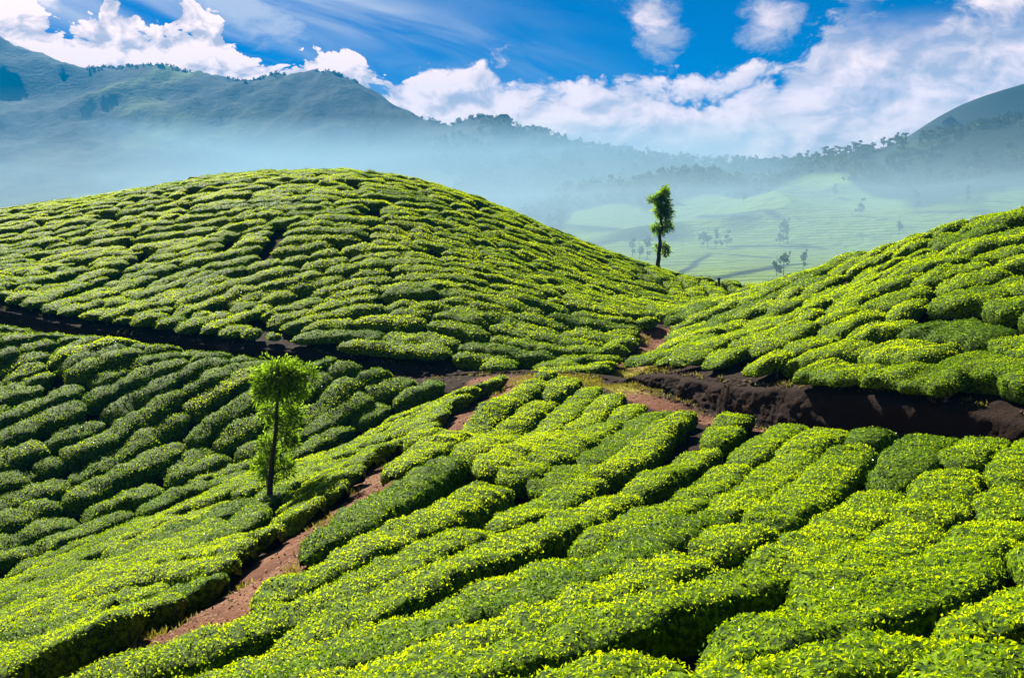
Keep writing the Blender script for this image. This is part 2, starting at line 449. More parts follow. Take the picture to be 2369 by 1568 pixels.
def leaf_material(name, dark, mid, bright, trans, gloss=0.30, scale=0.55, transmit=0.42, spec=0.06):
    mt, N = material(name)
    pos = N.n('ShaderNodeNewGeometry').outputs['Position']
    at = N.n('ShaderNodeAttribute', attribute_name='tone').outputs['Fac']
    big = N.noise(pos, scale, 3, 0.5)
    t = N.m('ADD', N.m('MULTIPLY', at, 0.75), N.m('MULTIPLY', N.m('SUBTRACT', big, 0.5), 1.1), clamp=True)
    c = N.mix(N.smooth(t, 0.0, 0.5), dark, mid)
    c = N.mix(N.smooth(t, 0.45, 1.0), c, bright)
    tc = N.mix(N.smooth(t, 0.0, 0.8), N.mix(1.0, mid, (0.9, 0.9, 0.5), 'MULTIPLY'), trans)
    df = N.n('ShaderNodeBsdfDiffuse'); N.link(c, df.inputs['Color'])
    tr = N.n('ShaderNodeBsdfTranslucent'); N.link(tc, tr.inputs['Color'])
    m1 = N.n('ShaderNodeMixShader'); m1.inputs[0].default_value = transmit
    N.link(df.outputs[0], m1.inputs[1]); N.link(tr.outputs[0], m1.inputs[2])
    gl = N.n('ShaderNodeBsdfGlossy'); gl.inputs['Roughness'].default_value = gloss
    gl.inputs['Color'].default_value = (1, 1, 1, 1)
    fr = N.n('ShaderNodeFresnel'); fr.inputs[0].default_value = 1.45
    f = N.m('ADD', N.m('MULTIPLY', fr.outputs[0], spec * 2.2), spec, clamp=True)
    m2 = N.n('ShaderNodeMixShader'); N.link(f, m2.inputs[0])
    N.link(m1.outputs[0], m2.inputs[1]); N.link(gl.outputs[0], m2.inputs[2])
    out = N.n('ShaderNodeOutputMaterial'); N.link(m2.outputs[0], out.inputs['Surface'])
    return mt
def plain_material(name, build, rough=0.9):
    mt, N = material(name)
    pos = N.n('ShaderNodeNewGeometry').outputs['Position']
    col, hgt, bs = build(N, pos)
    b = N.n('ShaderNodeBsdfPrincipled'); b.inputs['Roughness'].default_value = rough
    b.inputs['Specular IOR Level'].default_value = 0.04
    N.put(b.inputs['Base Color'], col)
    if hgt is not None:
        bp = N.n('ShaderNodeBump'); bp.inputs['Strength'].default_value = bs[0]; bp.inputs['Distance'].default_value = bs[1]
        N.link(hgt, bp.inputs['Height']); N.link(bp.outputs[0], b.inputs['Normal'])
    out = N.n('ShaderNodeOutputMaterial'); N.link(b.outputs[0], out.inputs['Surface'])
    return mt

M_LEAF = leaf_material("tea_leaf", (0.045, 0.140, 0.000), (0.180, 0.330, 0.000), (0.39, 0.46, 0.000), (0.62, 0.74, 0.000), gloss=0.36, transmit=0.55, spec=0.0012)
M_LEAF_SHINE = leaf_material("tea_leaf_mature", (0.025, 0.075, 0.005), (0.06, 0.14, 0.006), (0.12, 0.21, 0.006), (0.18, 0.34, 0.002), gloss=0.27, transmit=0.35, spec=0.011)
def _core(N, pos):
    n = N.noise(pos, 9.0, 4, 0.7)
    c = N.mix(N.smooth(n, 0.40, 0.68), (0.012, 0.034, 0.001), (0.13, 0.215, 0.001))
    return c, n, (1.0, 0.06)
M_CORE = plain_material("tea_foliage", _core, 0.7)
def _soil(N, pos):
    n = N.noise(pos, 1.2, 6, 0.65); g = N.noise(pos, 9.0, 5, 0.7); s = N.noise(pos, 0.35, 3, 0.5)
    c = N.mix(n, (0.060, 0.026, 0.015), (0.175, 0.074, 0.042))
    c = N.mix(N.smooth(g, 0.56, 0.70), c, (0.30, 0.16, 0.09))
    c = N.mix(N.smooth(g, 0.42, 0.30), c, (0.05, 0.025, 0.018))
    c = N.mix(N.m('MULTIPLY', N.smooth(s, 0.45, 0.65), 0.5), c, (0.24, 0.13, 0.075))
    c = N.mix(N.m('MULTIPLY', N.smooth(N.noise(pos, 26.0, 3, 0.6), 0.55, 0.7), 0.5), c, (0.04, 0.022, 0.016))
    at = N.n('ShaderNodeAttribute', attribute_name='grass').outputs['Fac']
    gg = N.smooth(N.m('ADD', at, N.m('MULTIPLY', N.m('SUBTRACT', N.noise(pos, 1.6, 5, 0.7), 0.5), 1.6)), 0.45, 0.75)
    grass = N.mix(N.noise(pos, 4.0, 4, 0.6), (0.16, 0.17, 0.02), (0.30, 0.26, 0.035))
    c = N.mix(gg, c, grass)
    hu = N.n('ShaderNodeAttribute', attribute_name='humus_shade').outputs['Fac']  # dark humus colour that also carries painted shade of banks and row gaps
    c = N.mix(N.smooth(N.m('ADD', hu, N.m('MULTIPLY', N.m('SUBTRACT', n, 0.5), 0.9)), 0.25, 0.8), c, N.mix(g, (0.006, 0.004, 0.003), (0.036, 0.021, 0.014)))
    h = N.m('ADD', n, N.m('MULTIPLY', g, 0.5))
    return c, h, (0.9, 0.12)
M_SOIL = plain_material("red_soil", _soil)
def _bark(N, pos):
    n = N.noise(pos, 7.0, 5, 0.7)
    return N.mix(n, (0.018, 0.014, 0.011), (0.07, 0.055, 0.042)), n, (0.8, 0.03)
M_BARK = plain_material("bark", _bark)
def _stem(N, pos):
    n = N.noise(pos, 14.0, 4, 0.7)
    return N.mix(n, (0.06, 0.045, 0.035), (0.26, 0.21, 0.16)), n, (0.8, 0.02)
M_STEM = plain_material("pale_stem", _stem)

# ------------------------------------------------------------------ near ground and dirt paths
def axis(a, parts):
    r = [a]
    for end, step in parts:
        while r[-1] < end - 1e-6:
            r.append(r[-1] + step)
    return np.array(r)
def build_ground():
    xs = axis(-120, [(-40, 1.6), (-16, 0.5), (26, 0.16), (45, 0.6), (105, 1.6)])
    ys = axis(-6, [(12, 0.6), (68, 0.16), (72, 0.5), (125, 1.0), (195, 2.5)])
    X, Y = np.meshgrid(xs, ys, indexing='ij')
    Z = ground_z(X, Y)
    bd0 = seg_dist(X, Y, BANK, signed=True); fc = np.exp(-((bd0 - 0.05) / 0.8) ** 2) * (Y < 66)
    X0, Y0 = X.copy(), Y.copy()
    X = X + 0.22 * fc * fbm(X0 * 1.6, Y0 * 1.6, Z * 2.6, 4); Y = Y + 0.30 * fc * fbm(X0 * 1.6 + 40, Y0 * 1.6, Z * 2.6, 4)
    V = np.stack([X, Y, Z], -1).reshape(-1, 3)
    F = grid_faces(len(xs), len(ys))
    c = V[F].mean(1)
    dp = np.minimum(seg_dist(c[:, 0], c[:, 1], TRAIL_XY) - np.where(c[:, 1] < 27, 1.5, 0.8), seg_dist(c[:, 0], c[:, 1], NOTCH) - 0.6)
    dp = np.minimum(dp, seg_dist(c[:, 0], c[:, 1], ROAD_XY) - 1.1)
    onp = dp < 0.0
    jx, jy, _ = P(1400, 870, 50)
    grass = np.clip(1.25 - np.hypot((V[:, 0] - jx) / 6.0, (V[:, 1] - jy) / 7.0), 0, 1)
    grass = np.maximum(grass, 0.25 * np.clip(vnoise(V[:, 0] * .4, V[:, 1] * .4) + .2, 0, 1))
    for nm, sel in (('ground', ~onp), ('dirt_path', onp)):
        f = F[sel]
        used = np.unique(f); mp = np.full(len(V), -1); mp[used] = np.arange(len(used))
        o = make_mesh(nm, V[used], mp[f], M_SOIL)
        at = o.data.attributes.new('grass', 'FLOAT', 'POINT')
        at.data.foreach_set('value', grass[used].astype(np.float32))
        at = o.data.attributes.new('humus_shade', 'FLOAT', 'POINT')
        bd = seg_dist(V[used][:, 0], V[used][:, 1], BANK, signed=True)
        hm = np.exp(-((bd - 0.1) / 1.3) ** 2)  # soil darkened around the cut bank: its shade is put into the colour
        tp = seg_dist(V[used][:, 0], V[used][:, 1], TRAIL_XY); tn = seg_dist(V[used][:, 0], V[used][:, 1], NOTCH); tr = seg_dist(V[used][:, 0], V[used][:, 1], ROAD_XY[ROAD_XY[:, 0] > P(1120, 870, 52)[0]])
        hm = np.maximum(hm, np.clip((np.minimum(np.minimum(tp - 0.8, tn), tr) - 1.0) / 0.6, 0, 1) * 0.85)  # soil away from the paths darkened too, painting the shade between rows
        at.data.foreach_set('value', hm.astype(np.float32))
        tag(o, kind='structure')
build_ground()
def build_bank():
    c_ = np.concatenate([[0], np.cumsum(np.linalg.norm(np.diff(BANK, axis=0), axis=1))])
    s_ = np.arange(40, c_[-1] - 30, 0.13)
    bx, by = np.interp(s_, c_, BANK[:, 0]), np.interp(s_, c_, BANK[:, 1])
    tx, ty = np.gradient(bx), np.gradient(by); L = np.hypot(tx, ty)
    kk = np.ones(9) / 9.0
    tx = np.convolve(tx / L, kk, 'same'); ty = np.convolve(ty / L, kk, 'same'); L = np.hypot(tx, ty)
    nx, ny = -ty / L, tx / L                                  # towards the upper side
    k = np.concatenate([[-0.12, 0.0], np.linspace(0.05, 0.95, 19), [1.0, 1.0]])
    dd = np.concatenate([[-0.75, -0.45], -0.30 + 0.12 * np.linspace(0.05, 0.95, 19) ** 1.4, [-0.10, 0.60]])
    S, D = np.meshgrid(s_, dd, indexing='ij'); K = np.broadcast_to(k, S.shape)
    X = bx[:, None] + nx[:, None] * D; Y = by[:, None] + ny[:, None] * D
    zl, zu = z_low(X, Y) - 0.05, z_up(X, Y) + 0.02
    Z = zl + (np.maximum(zu, zl + 0.15) - zl) * K
    face = np.sin(np.clip(K, 0, 1) * math.pi) ** 0.5
    n1 = fbm(X * 0.9, Y * 0.9, Z * 1.5, 3); n2 = fbm(X * 3.0, Y * 3.0, Z * 4.0, 4)
    n3 = fbm(X * 9, Y * 9, Z * 9, 2)
    o_ = (0.30 * n1 + 0.24 * np.abs(n2) + 0.07 * n3) * face - 0.02
    V = np.stack([X - nx[:, None] * o_, Y - ny[:, None] * o_, Z + 0.07 * n2 - 0.10 * (K < 0) - 0.05 * (D > 0.5)], -1).reshape(-1, 3)
    o = make_mesh('earth_bank', V, grid_faces(len(s_), len(dd)), M_SOIL)
    n = len(V)
    at = o.data.attributes.new('grass', 'FLOAT', 'POINT'); at.data.foreach_set('value', (0.30 * np.clip(vnoise(V[:, 0] * .8, V[:, 1] * .8, V[:, 2]) + .3, 0, 1)).astype(np.float32))
    at = o.data.attributes.new('humus_shade', 'FLOAT', 'POINT'); at.data.foreach_set('value', np.clip(1.0 - 0.45 * np.clip(fbm(V[:, 0] * .5, V[:, 1] * .5, V[:, 2] * 1.2, 3) * 2, 0, 1), 0, 1).astype(np.float32))  # bank face painted near black for its shade, broken by noise
    tag(o, kind='structure')
build_bank()

# ------------------------------------------------------------------ tea planting: direction fields, rows, bushes
def march(u, v, zf, h=H_BUSH, y0=4.0, y1=125.0):
    """where the photo's ray (u, v) meets a planted surface"""
    Ys = np.arange(y0, y1, 0.25)
    q = np.array([P(u, v, 1.0)])[0]
    x = q[0] * Ys; z = q[2] * Ys
    g = zf(x, Ys) + h
    below = np.where(z < g)[0]
    if len(below) == 0: return None
    i = below[0]
    return np.array([x[i], Ys[i], g[i]])

class Field:
    def __init__(self, samples, zf, y0=4.0):
        P_, A_ = [], []
        for u, v, s in samples:
            a = march(u, v, zf, y0=y0)
            L = 40.0 / math.hypot(1, s)
            b = march(u + L, v + s * L, zf, y0=y0); c = march(u - L, v - s * L, zf, y0=y0)
            if a is None: continue
            b = a if b is None else b; c = a if c is None else c
            d = b[:2] - c[:2]
            if np.linalg.norm(d) < 1e-6: continue
            P_.append(a[:2]); A_.append(math.atan2(d[1], d[0]))
        self.p = np.array(P_); self.a = np.array(A_)
    def ang(self, x, y):
        d2 = (self.p[:, 0] - x) ** 2 + (self.p[:, 1] - y) ** 2 + 4.0
        w = 1.0 / d2 ** 1.5
        return 0.5 * math.atan2((w * np.sin(2 * self.a)).sum(), (w * np.cos(2 * self.a)).sum())

def in_view(x, y, z, mx=160, mt=300, mb=260):
    if y < 3.0: return False
    u, v = project((x, y, z))
    return -mx < u < 2369 + mx and v < 1568 + mb

def trace_rows(field, inside, bounds, sep, step=0.3, seed=1, wig=0.25, maxlen=400):
    """evenly spaced streamlines of the field within a planted area"""
    r = random.Random(seed)
    cell = sep
    occ = {}
    def near(x, y, dmin, own=None):
        ci, cj = int(math.floor(x / cell)), int(math.floor(y / cell))
        for i in (ci - 1, ci, ci + 1):
            for j in (cj - 1, cj, cj + 1):
                for (a, b, k) in occ.get((i, j), ()):
                    if k != own and (a - x) ** 2 + (b - y) ** 2 < dmin * dmin:
                        return True
        return False
    lines = []
    x0, x1, y0, y1 = bounds
    seeds = [(x0 + (i + .5 + r.uniform(-.4, .4)) * sep * 1.0, y0 + (j + .5 + r.uniform(-.4, .4)) * sep * 1.0)
             for i in range(int((x1 - x0) / sep)) for j in range(int((y1 - y0) / sep))]
    r.shuffle(seeds)
    ins = inside(np.array([s[0] for s in seeds]), np.array([s[1] for s in seeds]))
    seeds = [s for s, k in zip(seeds, ins) if k]
    queue = []
    si = 0; dmin, dstop = 0.93, 0.72
    n1 = len(seeds)
    seeds = seeds + [(x + sep * r.uniform(-.5, .5), y + sep * r.uniform(-.5, .5)) for x, y in seeds * 3]
    while si < len(seeds) or queue:
        if queue: sx, sy = queue.pop(0)
        else:
            sx, sy = seeds[si]; si += 1
            if si > n1: dmin, dstop = 0.83, 0.66
        if near(sx, sy, sep * dmin) or not inside(np.array([sx]), np.array([sy]))[0]: continue
        k = len(lines)
        halves = []
        for sgn in (1, -1):
            x, y = sx, sy
            a = field.ang(x, y); dx, dy = math.cos(a) * sgn, math.sin(a) * sgn
            pts = []
            for _ in range(maxlen):
                a = field.ang(x, y) + wig * float(vnoise(x * 0.22, y * 0.22, 5.0))
                nx, ny = math.cos(a), math.sin(a)
                if nx * dx + ny * dy < 0: nx, ny = -nx, -ny
                dx, dy = nx, ny
                x += dx * step; y += dy * step
                if near(x, y, sep * dstop): break
                pts.append((x, y))
            if pts:
                ok = inside(np.array([p[0] for p in pts]), np.array([p[1] for p in pts]))
                bad = np.where(~ok)[0]
                if len(bad): pts = pts[:bad[0]]
            halves.append(pts)
        line = halves[1][::-1] + [(sx, sy)] + halves[0]
        if len(line) < 4: continue
        for (x, y) in line:
            occ.setdefault((int(math.floor(x / cell)), int(math.floor(y / cell))), []).append((x, y, k))
        lines.append(np.array(line))
        for i in range(0, len(line) - 1, max(4, int(1.2 / step))):
            tx, ty = line[i + 1][0] - line[i][0], line[i + 1][1] - line[i][1]
            L = math.hypot(tx, ty) or 1
            for s in (1.0, -1.0):
                queue.append((line[i][0] - ty / L * sep * s, line[i][1] + tx / L * sep * s))
    return lines

def in_poly(px, py, poly):
    inside = np.zeros(px.shape, bool)
    n = len(poly)
    for i in range(n):
        x1, y1 = poly[i]; x2, y2 = poly[(i + 1) % n]
        c = ((y1 > py) != (y2 > py))
        with np.errstate(divide='ignore', invalid='ignore'):
            xi = (x2 - x1) * (py - y1) / (y2 - y1 + 1e-12) + x1
        inside ^= c & (px < xi)
    return inside

def frame_ok(x, y, z, mx=140, mb=330):
    u, v = project(np.stack([x, y, z], -1))
    return (u > -mx) & (u < 2369 + mx) & (v < 1568 + mb) & (y > 2.5)

# --- planted areas
DPX = P(1690, 700, 62)[0]
def in_upper(x, y):
    d = seg_dist(x, y, BANK, signed=True)
    n = seg_dist(x, y, NOTCH)
    return (d > 0.32) & (n > 0.88) & frame_ok(x, y, z_up(x, y)) & (y < 118)
SPLIT = smoothline([(P(u, v, Y)[0], Y) for u, v, Y in [(1500, 800, 57.5), (1530, 770, 64), (1640, 735, 70), (1750, 690, 80), (1830, 650, 92)]])
SPLIT = np.vstack([[SPLIT[0][0] - 3, 44], SPLIT, [SPLIT[-1][0] + 8, 125]])
def in_hill(x, y):                     # main hill: left of the split
    return in_upper(x, y) & (seg_dist(x, y, SPLIT, signed=True) > 0)
def in_knoll(x, y):                    # right-hand hill
    back = (x - 25) * 0.9 + (y - 60)
    return in_upper(x, y) & (seg_dist(x, y, SPLIT, signed=True) <= 0) & (y < 100)
pB = np.vstack([BTOP_XY, GULLY_XY[::-1]])
def in_left(x, y):
    return in_poly(x, y, pB) & (seg_dist(x, y, GULLY_XY) > 1.2) & frame_ok(x, y, z_low(x, y)) & (seg_dist(x, y, ROAD_XY) > 1.35)
def trail_clear(y): return 1.05 - 0.45 * np.clip((y - 27) / 4, 0, 1) + 0.35 * vnoise(y * 0.6, y * 0, 3.0)
def trail_clear_near(y): return 1.3 - 0.72 * np.clip((y - 25) / 6, 0, 1) + 0.35 * vnoise(y * 0.6, y * 0, 13.0)
pC1 = np.vstack([GULLY_XY, [P(1130, 880, 50)[:2]], TRAIL_XY[:-1], [(-60, 10)]])
def in_spur(x, y):
    return in_poly(x, y, pC1) & (seg_dist(x, y, GULLY_XY) > 1.5) & (seg_dist(x, y, TRAIL_XY) > trail_clear(y)) & frame_ok(x, y, z_low(x, y)) & (seg_dist(x, y, ROAD_XY) > 1.35)
pC2 = np.vstack([TRAIL_XY, [(-22, 0)], [(24, 0)], RIDGE_XY[::-1]])
def in_near(x, y):
    return in_poly(x, y, pC2) & (seg_dist(x, y, TRAIL_XY) > trail_clear_near(y)) & frame_ok(x, y, z_low(x, y)) & (seg_dist(x, y, ROAD_XY) > 1.5)

F_A = Field([(100, 560, -.15), (100, 660, -.30), (400, 700, -.32), (400, 550, -.13), (700, 430, 0), (700, 550, -.03), (700, 680, -.20), (1000, 480, .12), (1000, 600, .10), (1000, 750, .10),
             (1250, 620, .32), (1250, 750, .16), (1450, 670, .28), (1450, 770, -.05), (1600, 700, -.02), (1700, 675, .06), (550, 740, -.3), (850, 790, .05)], z_up)
F_D = Field([(1600, 760, -.35), (1700, 790, -.40), (1900, 720, -.35), (2100, 640, -.28), (2300, 560, -.22), (2000, 820, .12), (2200, 720, .05), (2300, 860, .15), (1850, 820, -.1)], z_up, y0=20)
F_B = Field([(100, 800, -.35), (100, 1000, -.48), (400, 900, -.48), (400, 1050, -.45), (800, 880, -.48), (200, 1180, -.38), (900, 930, -.5), (30, 1250, -.35)], z_low, y0=35)
F_1 = Field([(300, 1270, -.38), (100, 1430, -.26), (700, 1120, -.42), (950, 985, -.50), (480, 1330, -.32), (600, 1240, -.34), (500, 1180, -.42), (300, 1400, -.28)], z_low, y0=14)
F_2 = Field([(1130, 1010, -.72), (950, 1110, -.62), (1330, 900, -.75), (1500, 1000, -.85), (1700, 1050, -.95), (2000, 1080, -1.05), (2300, 1070, -1.05), (1000, 1250, -.48), (1500, 1230, -.60), (1250, 1120, -.62),
             (2000, 1250, -.70), (2300, 1200, -.8), (1800, 1150, -.85), (700, 1370, -.33), (1200, 1400, -.25), (1800, 1400, -.27), (2300, 1400, -.30), (600, 1500, -.18), (1500, 1530, -.14), (2300, 1530, -.18)], z_low)

AREAS = [
    # name, inside, field, bounds, row spacing, bush lengths, zf, tops, half width factor
    ('hill',  in_hill,  F_A, (-62, 46, 50, 119), 1.38, (2.8, 9.0), z_up, 0.54, 0.32),
    ('knoll', in_knoll, F_D, (4, 48, 22, 100),   2.05, (1.9, 4.8), z_up, 0.50, 0.42),
    ('left',  in_left,  F_B, (-40, 2, 33, 62),   1.30, (2.5, 8.0), z_low, 0.56, 0.34),
    ('spur',  in_spur,  F_1, (-30, 2, 12, 52),   1.15, (4.0, 12.0), z_low, 0.53, 0.20),
    ('near',  in_near,  F_2, (-16, 18, 2, 48),   1.34, (4.0, 12.0), z_low, 0.50, 0.20),
]

def cum(line):
    d = np.linalg.norm(np.diff(line, axis=0), axis=1)
    return np.concatenate([[0], np.cumsum(d)])

def visible(pt):
    """does the straight line from the camera to the point clear the land and the hedges"""
    x, y, z = pt
    n = int(max(20, y * 1.5))
    t = np.linspace(0.08, 0.985, n)
    gx_, gy_, gz_ = x * t, y * t, z * t
    d = seg_dist(gx_, gy_, BANK, signed=True)
    g = np.where(d > 0, z_up(gx_, gy_), z_low(gx_, gy_)) + 0.45
    return bool(np.all(gz_[gy_ < y - 1.0] > g[gy_ < y - 1.0]))

bushes = []
for name, ins, fld, bnd, sep, lens, zf, hw, irr in AREAS:
    rows = trace_rows(fld, ins, bnd, sep, seed=len(name), wig={'hill': .22, 'knoll': .45, 'left': .2}.get(name, .14))
    r = random.Random(name)
    for row in rows:
        c = cum(row); L = c[-1]
        if L < 0.6: continue
        s = 0.0
        while s < L - 0.5:
            ln = r.uniform(*lens) if r.random() > 0.12 else lens[0] * r.uniform(0.5, 1.0)
            e = min(L, s + ln)
            if L - e < 1.2: e = L
            n = max(4, int((e - s) / 0.3))
            ss = np.linspace(s, e, n)
            pts = np.stack([np.interp(ss, c, row[:, 0]), np.interp(ss, c, row[:, 1])], 1)
            bushes.append(dict(area=name, pts=pts, L=e - s, hw=hw * sep, zf=zf, irr=irr, seed=r.random() * 1000))
            s = e + (r.uniform(-0.45, 0.10) if name in ('hill', 'left', 'knoll') else r.uniform(-0.12, 0.16))
print("bushes", len(bushes))
for b in bushes:
    p = b['pts']; k = len(p)
    z = b['zf'](p[:, 0], p[:, 1]) + H_BUSH
    q = np.stack([p[:, 0], p[:, 1], z], 1)
    t = np.gradient(p, axis=0); t /= np.linalg.norm(t, axis=1)[:, None] + 1e-9
    nn = np.stack([-t[:, 1], t[:, 0]], 1) * b['hw']
    la = p + nn; lb = p - nn
    ua, va = project(np.stack([la[:, 0], la[:, 1], b['zf'](la[:, 0], la[:, 1]) + H_BUSH * .9], 1))
    ub, vb = project(np.stack([lb[:, 0], lb[:, 1], b['zf'](lb[:, 0], lb[:, 1]) + H_BUSH * .9], 1))
    U = np.concatenate([ua, ub[::-1]]); Vv = np.concatenate([va, vb[::-1]])
    U = np.clip(U, 0, 2369); Vv = np.clip(Vv, 0, 1568)
    b['area_px'] = 0.5 * abs(np.dot(U, np.roll(Vv, 1)) - np.dot(Vv, np.roll(U, 1)))
    vis = [visible(q[i]) for i in (0, k // 2, k - 1)] if b['area_px'] > 60 else [False]
    b['vis'] = sum(vis) / len(vis)
    b['score'] = b['area_px'] * b['vis']
    b['mid'] = q[k // 2]
    b['uv'] = project(q[k // 2])
bushes.sort(key=lambda b: -b['score'])

def build_bush(b):
    """verts, quads, material index, smooth flag, tone of one clipped bush or hedge run"""
    R = np.random.default_rng(int(b['seed'] * 1000))
    p = b['pts']; c = cum(p); L = c[-1]
    dist = float(np.hypot(*b['mid'][:2])) + 1e-3
    px = dist / FPX * 2.313                    # metres per rendered pixel
    ds = float(np.clip(px * 3.5, 0.10, 0.34))
    n = max(6, int(L / ds) + 1); m = 15 if dist < 35 else 11
    ss = np.linspace(0, L, n)
    cx = np.interp(ss, c, p[:, 0]); cy = np.interp(ss, c, p[:, 1])
    tx = np.gradient(cx); ty = np.gradient(cy); tl = np.hypot(tx, ty) + 1e-9
    nx, ny = -ty / tl, tx / tl
    w0 = b['hw']
    lens = b['area'] in ('hill', 'left')
    e_len = w0 * {'hill': 1.9, 'left': 1.7, 'near': 2.2, 'spur': 1.6, 'knoll': 1.25}[b['area']]
    lens = b['area'] != 'knoll'
    de = np.minimum(ss, L - ss)
    e = np.where(de < e_len, 1 - (1 - np.clip(de / e_len, 0, 1)) ** 2.6, 1.0)
    e = np.clip(e, 0.0, 1) ** (1 / (1.7 if lens else 2.4))
    e[0] = e[-1] = 0.06
    sd_ = b['seed']
    wv = 1 + b['irr'] * 0.6 * fbm(ss * 0.6 + sd_, ss * 0 + 3.1, 0.0, 3)
    wl = w0 * e * wv * (1 + b['irr'] * .9 * fbm(ss * 1.0 + sd_, ss * 0 + 9.0, 0, 2)); wr = w0 * e * wv * (1 + b['irr'] * .9 * fbm(ss * 1.0 + sd_, ss * 0 + 19.0, 0, 2))
    phi = np.radians(np.linspace(-38, 218, m))
    co, si = np.cos(phi), np.sin(phi)
    lat = np.sign(co) * np.abs(co) ** 0.54
    zz = np.where(si > 0, np.abs(si) ** 0.64, -np.abs(si) ** 0.9)
    hb = H_BUSH * (0.88 + 0.24 * R.random()) * {'hill': 0.88, 'near': 0.84, 'spur': 0.88}.get(b['area'], 0.96)
    zc = 0.50 * hb
    W_ = np.where(lat[None] > 0, wl[:, None], wr[:, None]) * lat[None]
    X = cx[:, None] + nx[:, None] * W_; Y = cy[:, None] + ny[:, None] * W_
    ztop = (hb - zc) * e * (1 + 0.10 * fbm(ss * 0.8 + sd_, ss * 0 + 1.7, 0, 2))
    base = 0.25 * b['zf'](cx, cy)[:, None] + 0.75 * b['zf'](X, Y)
    Z = base + zc + np.where(zz > 0, zz[None] * ztop[:, None], zz[None] * (0.14 if b.get('open') else 0.55) * np.minimum(1, e * 1.2)[:, None])
    # lumps pushed outwards
    lump = 0.08 * fbm(X * 1.9, Y * 1.9, Z * 1.9 + sd_ * 0.1, 3) + 0.05 * vnoise(X * 5.5, Y * 5.5, Z * 5.5)
    lump = lump + (0.04 if b['irr'] < .3 else 0.05 + 0.2 * b['irr']) * vnoise(X * 1.0, Y * 1.0, sd_)
    X = X + nx[:, None] * lat[None] * lump * 1.3; Y = Y + ny[:, None] * lat[None] * lump * 1.3
    Z = Z + np.clip(zz, 0.1, 1)[None] * lump * 1.4
    V = np.stack([X, Y, Z], -1).reshape(-1, 3)
    F = grid_faces(n, m)
    # leaves
    q = V[F]
    cr = np.cross(q[:, 2] - q[:, 0], q[:, 3] - q[:, 1])
    area = np.linalg.norm(cr, axis=1) * 0.5 + 1e-9
    nr = cr / (2 * area[:, None])
    ctr = q.mean(1)
    outw = ctr - np.array([b['mid'][0], b['mid'][1], 0])
    upz = nr[:, 2]
    if np.mean(nr[(np.tile(zz[:-1], n - 1) > 0.8)][:, 2]) < 0:
        F = F[:, ::-1]; nr = -nr; upz = -upz
    fz = np.tile(0.5 * (zz[:-1] + zz[1:]), n - 1)
    wgt = area * np.where(fz > -0.15, 1.0, 0.15) * (0.55 + 0.45 * np.clip(upz, 0, 1))
    # leaf size and number by distance
    size = float(np.clip(px * 1.75, 0.055, 0.11))
    dens = LEAF_D * 0.62 / (size * size * 0.62)
    u_, v_ = project(ctr)
    onscreen = (u_ > -60) & (u_ < 2430) & (v_ < 1640)
    tocam = -ctr / np.linalg.norm(ctr, axis=1)[:, None]
    facing = (nr * tocam).sum(1)
    wgt = wgt * np.where(onscreen, 1.0, 0.05) * np.where(facing > -0.25, 1.0, 0.25)
    N = int(min(90000, dens * wgt.sum()))
    if b['score'] <= 0: N = int(N * 0.15)
    if N < 8: N = 8
    fi = R.choice(len(F), size=N, p=wgt / wgt.sum())
    a, c_ = R.random(N)[:, None], R.random(N)[:, None]
    qq = V[F][fi]
    pt = (qq[:, 0] * (1 - a) + qq[:, 1] * a) * (1 - c_) + (qq[:, 3] * (1 - a) + qq[:, 2] * a) * c_
    nrm = nr[fi]
    pt = pt + nrm * (R.uniform(-0.2, 0.75, N) * size * (1.0 if dist > 20 else 1.2))[:, None]
    sz = size * R.uniform(0.65, 1.35, N)
    # leaf direction: outwards and upwards with scatter
    d = nrm * R.uniform(-0.1, 0.8, N)[:, None] + R.normal(0, 0.62, (N, 3)) + np.array([0, 0, 0.12])
    d /= np.linalg.norm(d, axis=1)[:, None]
    sidev = np.cross(d, R.normal(0, 1, (N, 3)) * 0.55 + nrm * 1.1)
    sidev /= np.linalg.norm(sidev, axis=1)[:, None] + 1e-9
    up = np.cross(sidev, d)
    wd = R.uniform(0.22, 0.34, N)[:, None] * sz[:, None]
    l = sz[:, None]
    p0 = pt - d * l * 0.5; p2 = pt + d * l * 0.5 - up * l * 0.14
    mid = pt - d * l * 0.05 + up * l * 0.06
    p1 = mid + sidev * wd + up * l * 0.05; p3 = mid - sidev * wd + up * l * 0.05
    LV = np.stack([p0, p1, p2, p3], 1).reshape(-1, 3)
    LF = np.arange(N * 4).reshape(-1, 4) + len(V)
    V = np.vstack([V, LV]); F2 = np.vstack([F, LF])
    tone0 = 0.5 + 0.20 * (R.random() - 0.5) + b.get('tone', 0.0)
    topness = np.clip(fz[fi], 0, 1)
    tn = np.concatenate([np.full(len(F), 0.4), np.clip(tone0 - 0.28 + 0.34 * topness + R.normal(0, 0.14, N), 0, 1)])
    mature_shade = R.random(N) < (b.get('mature_shade', 0.10) + 0.30 * (1 - topness))
    mi = np.concatenate([np.zeros(len(F), int), np.where(mature_shade, 2, 1)])
    sm = np.concatenate([np.ones(len(F), bool), np.zeros(N, bool)])
    return V, F2, mi, sm, tn

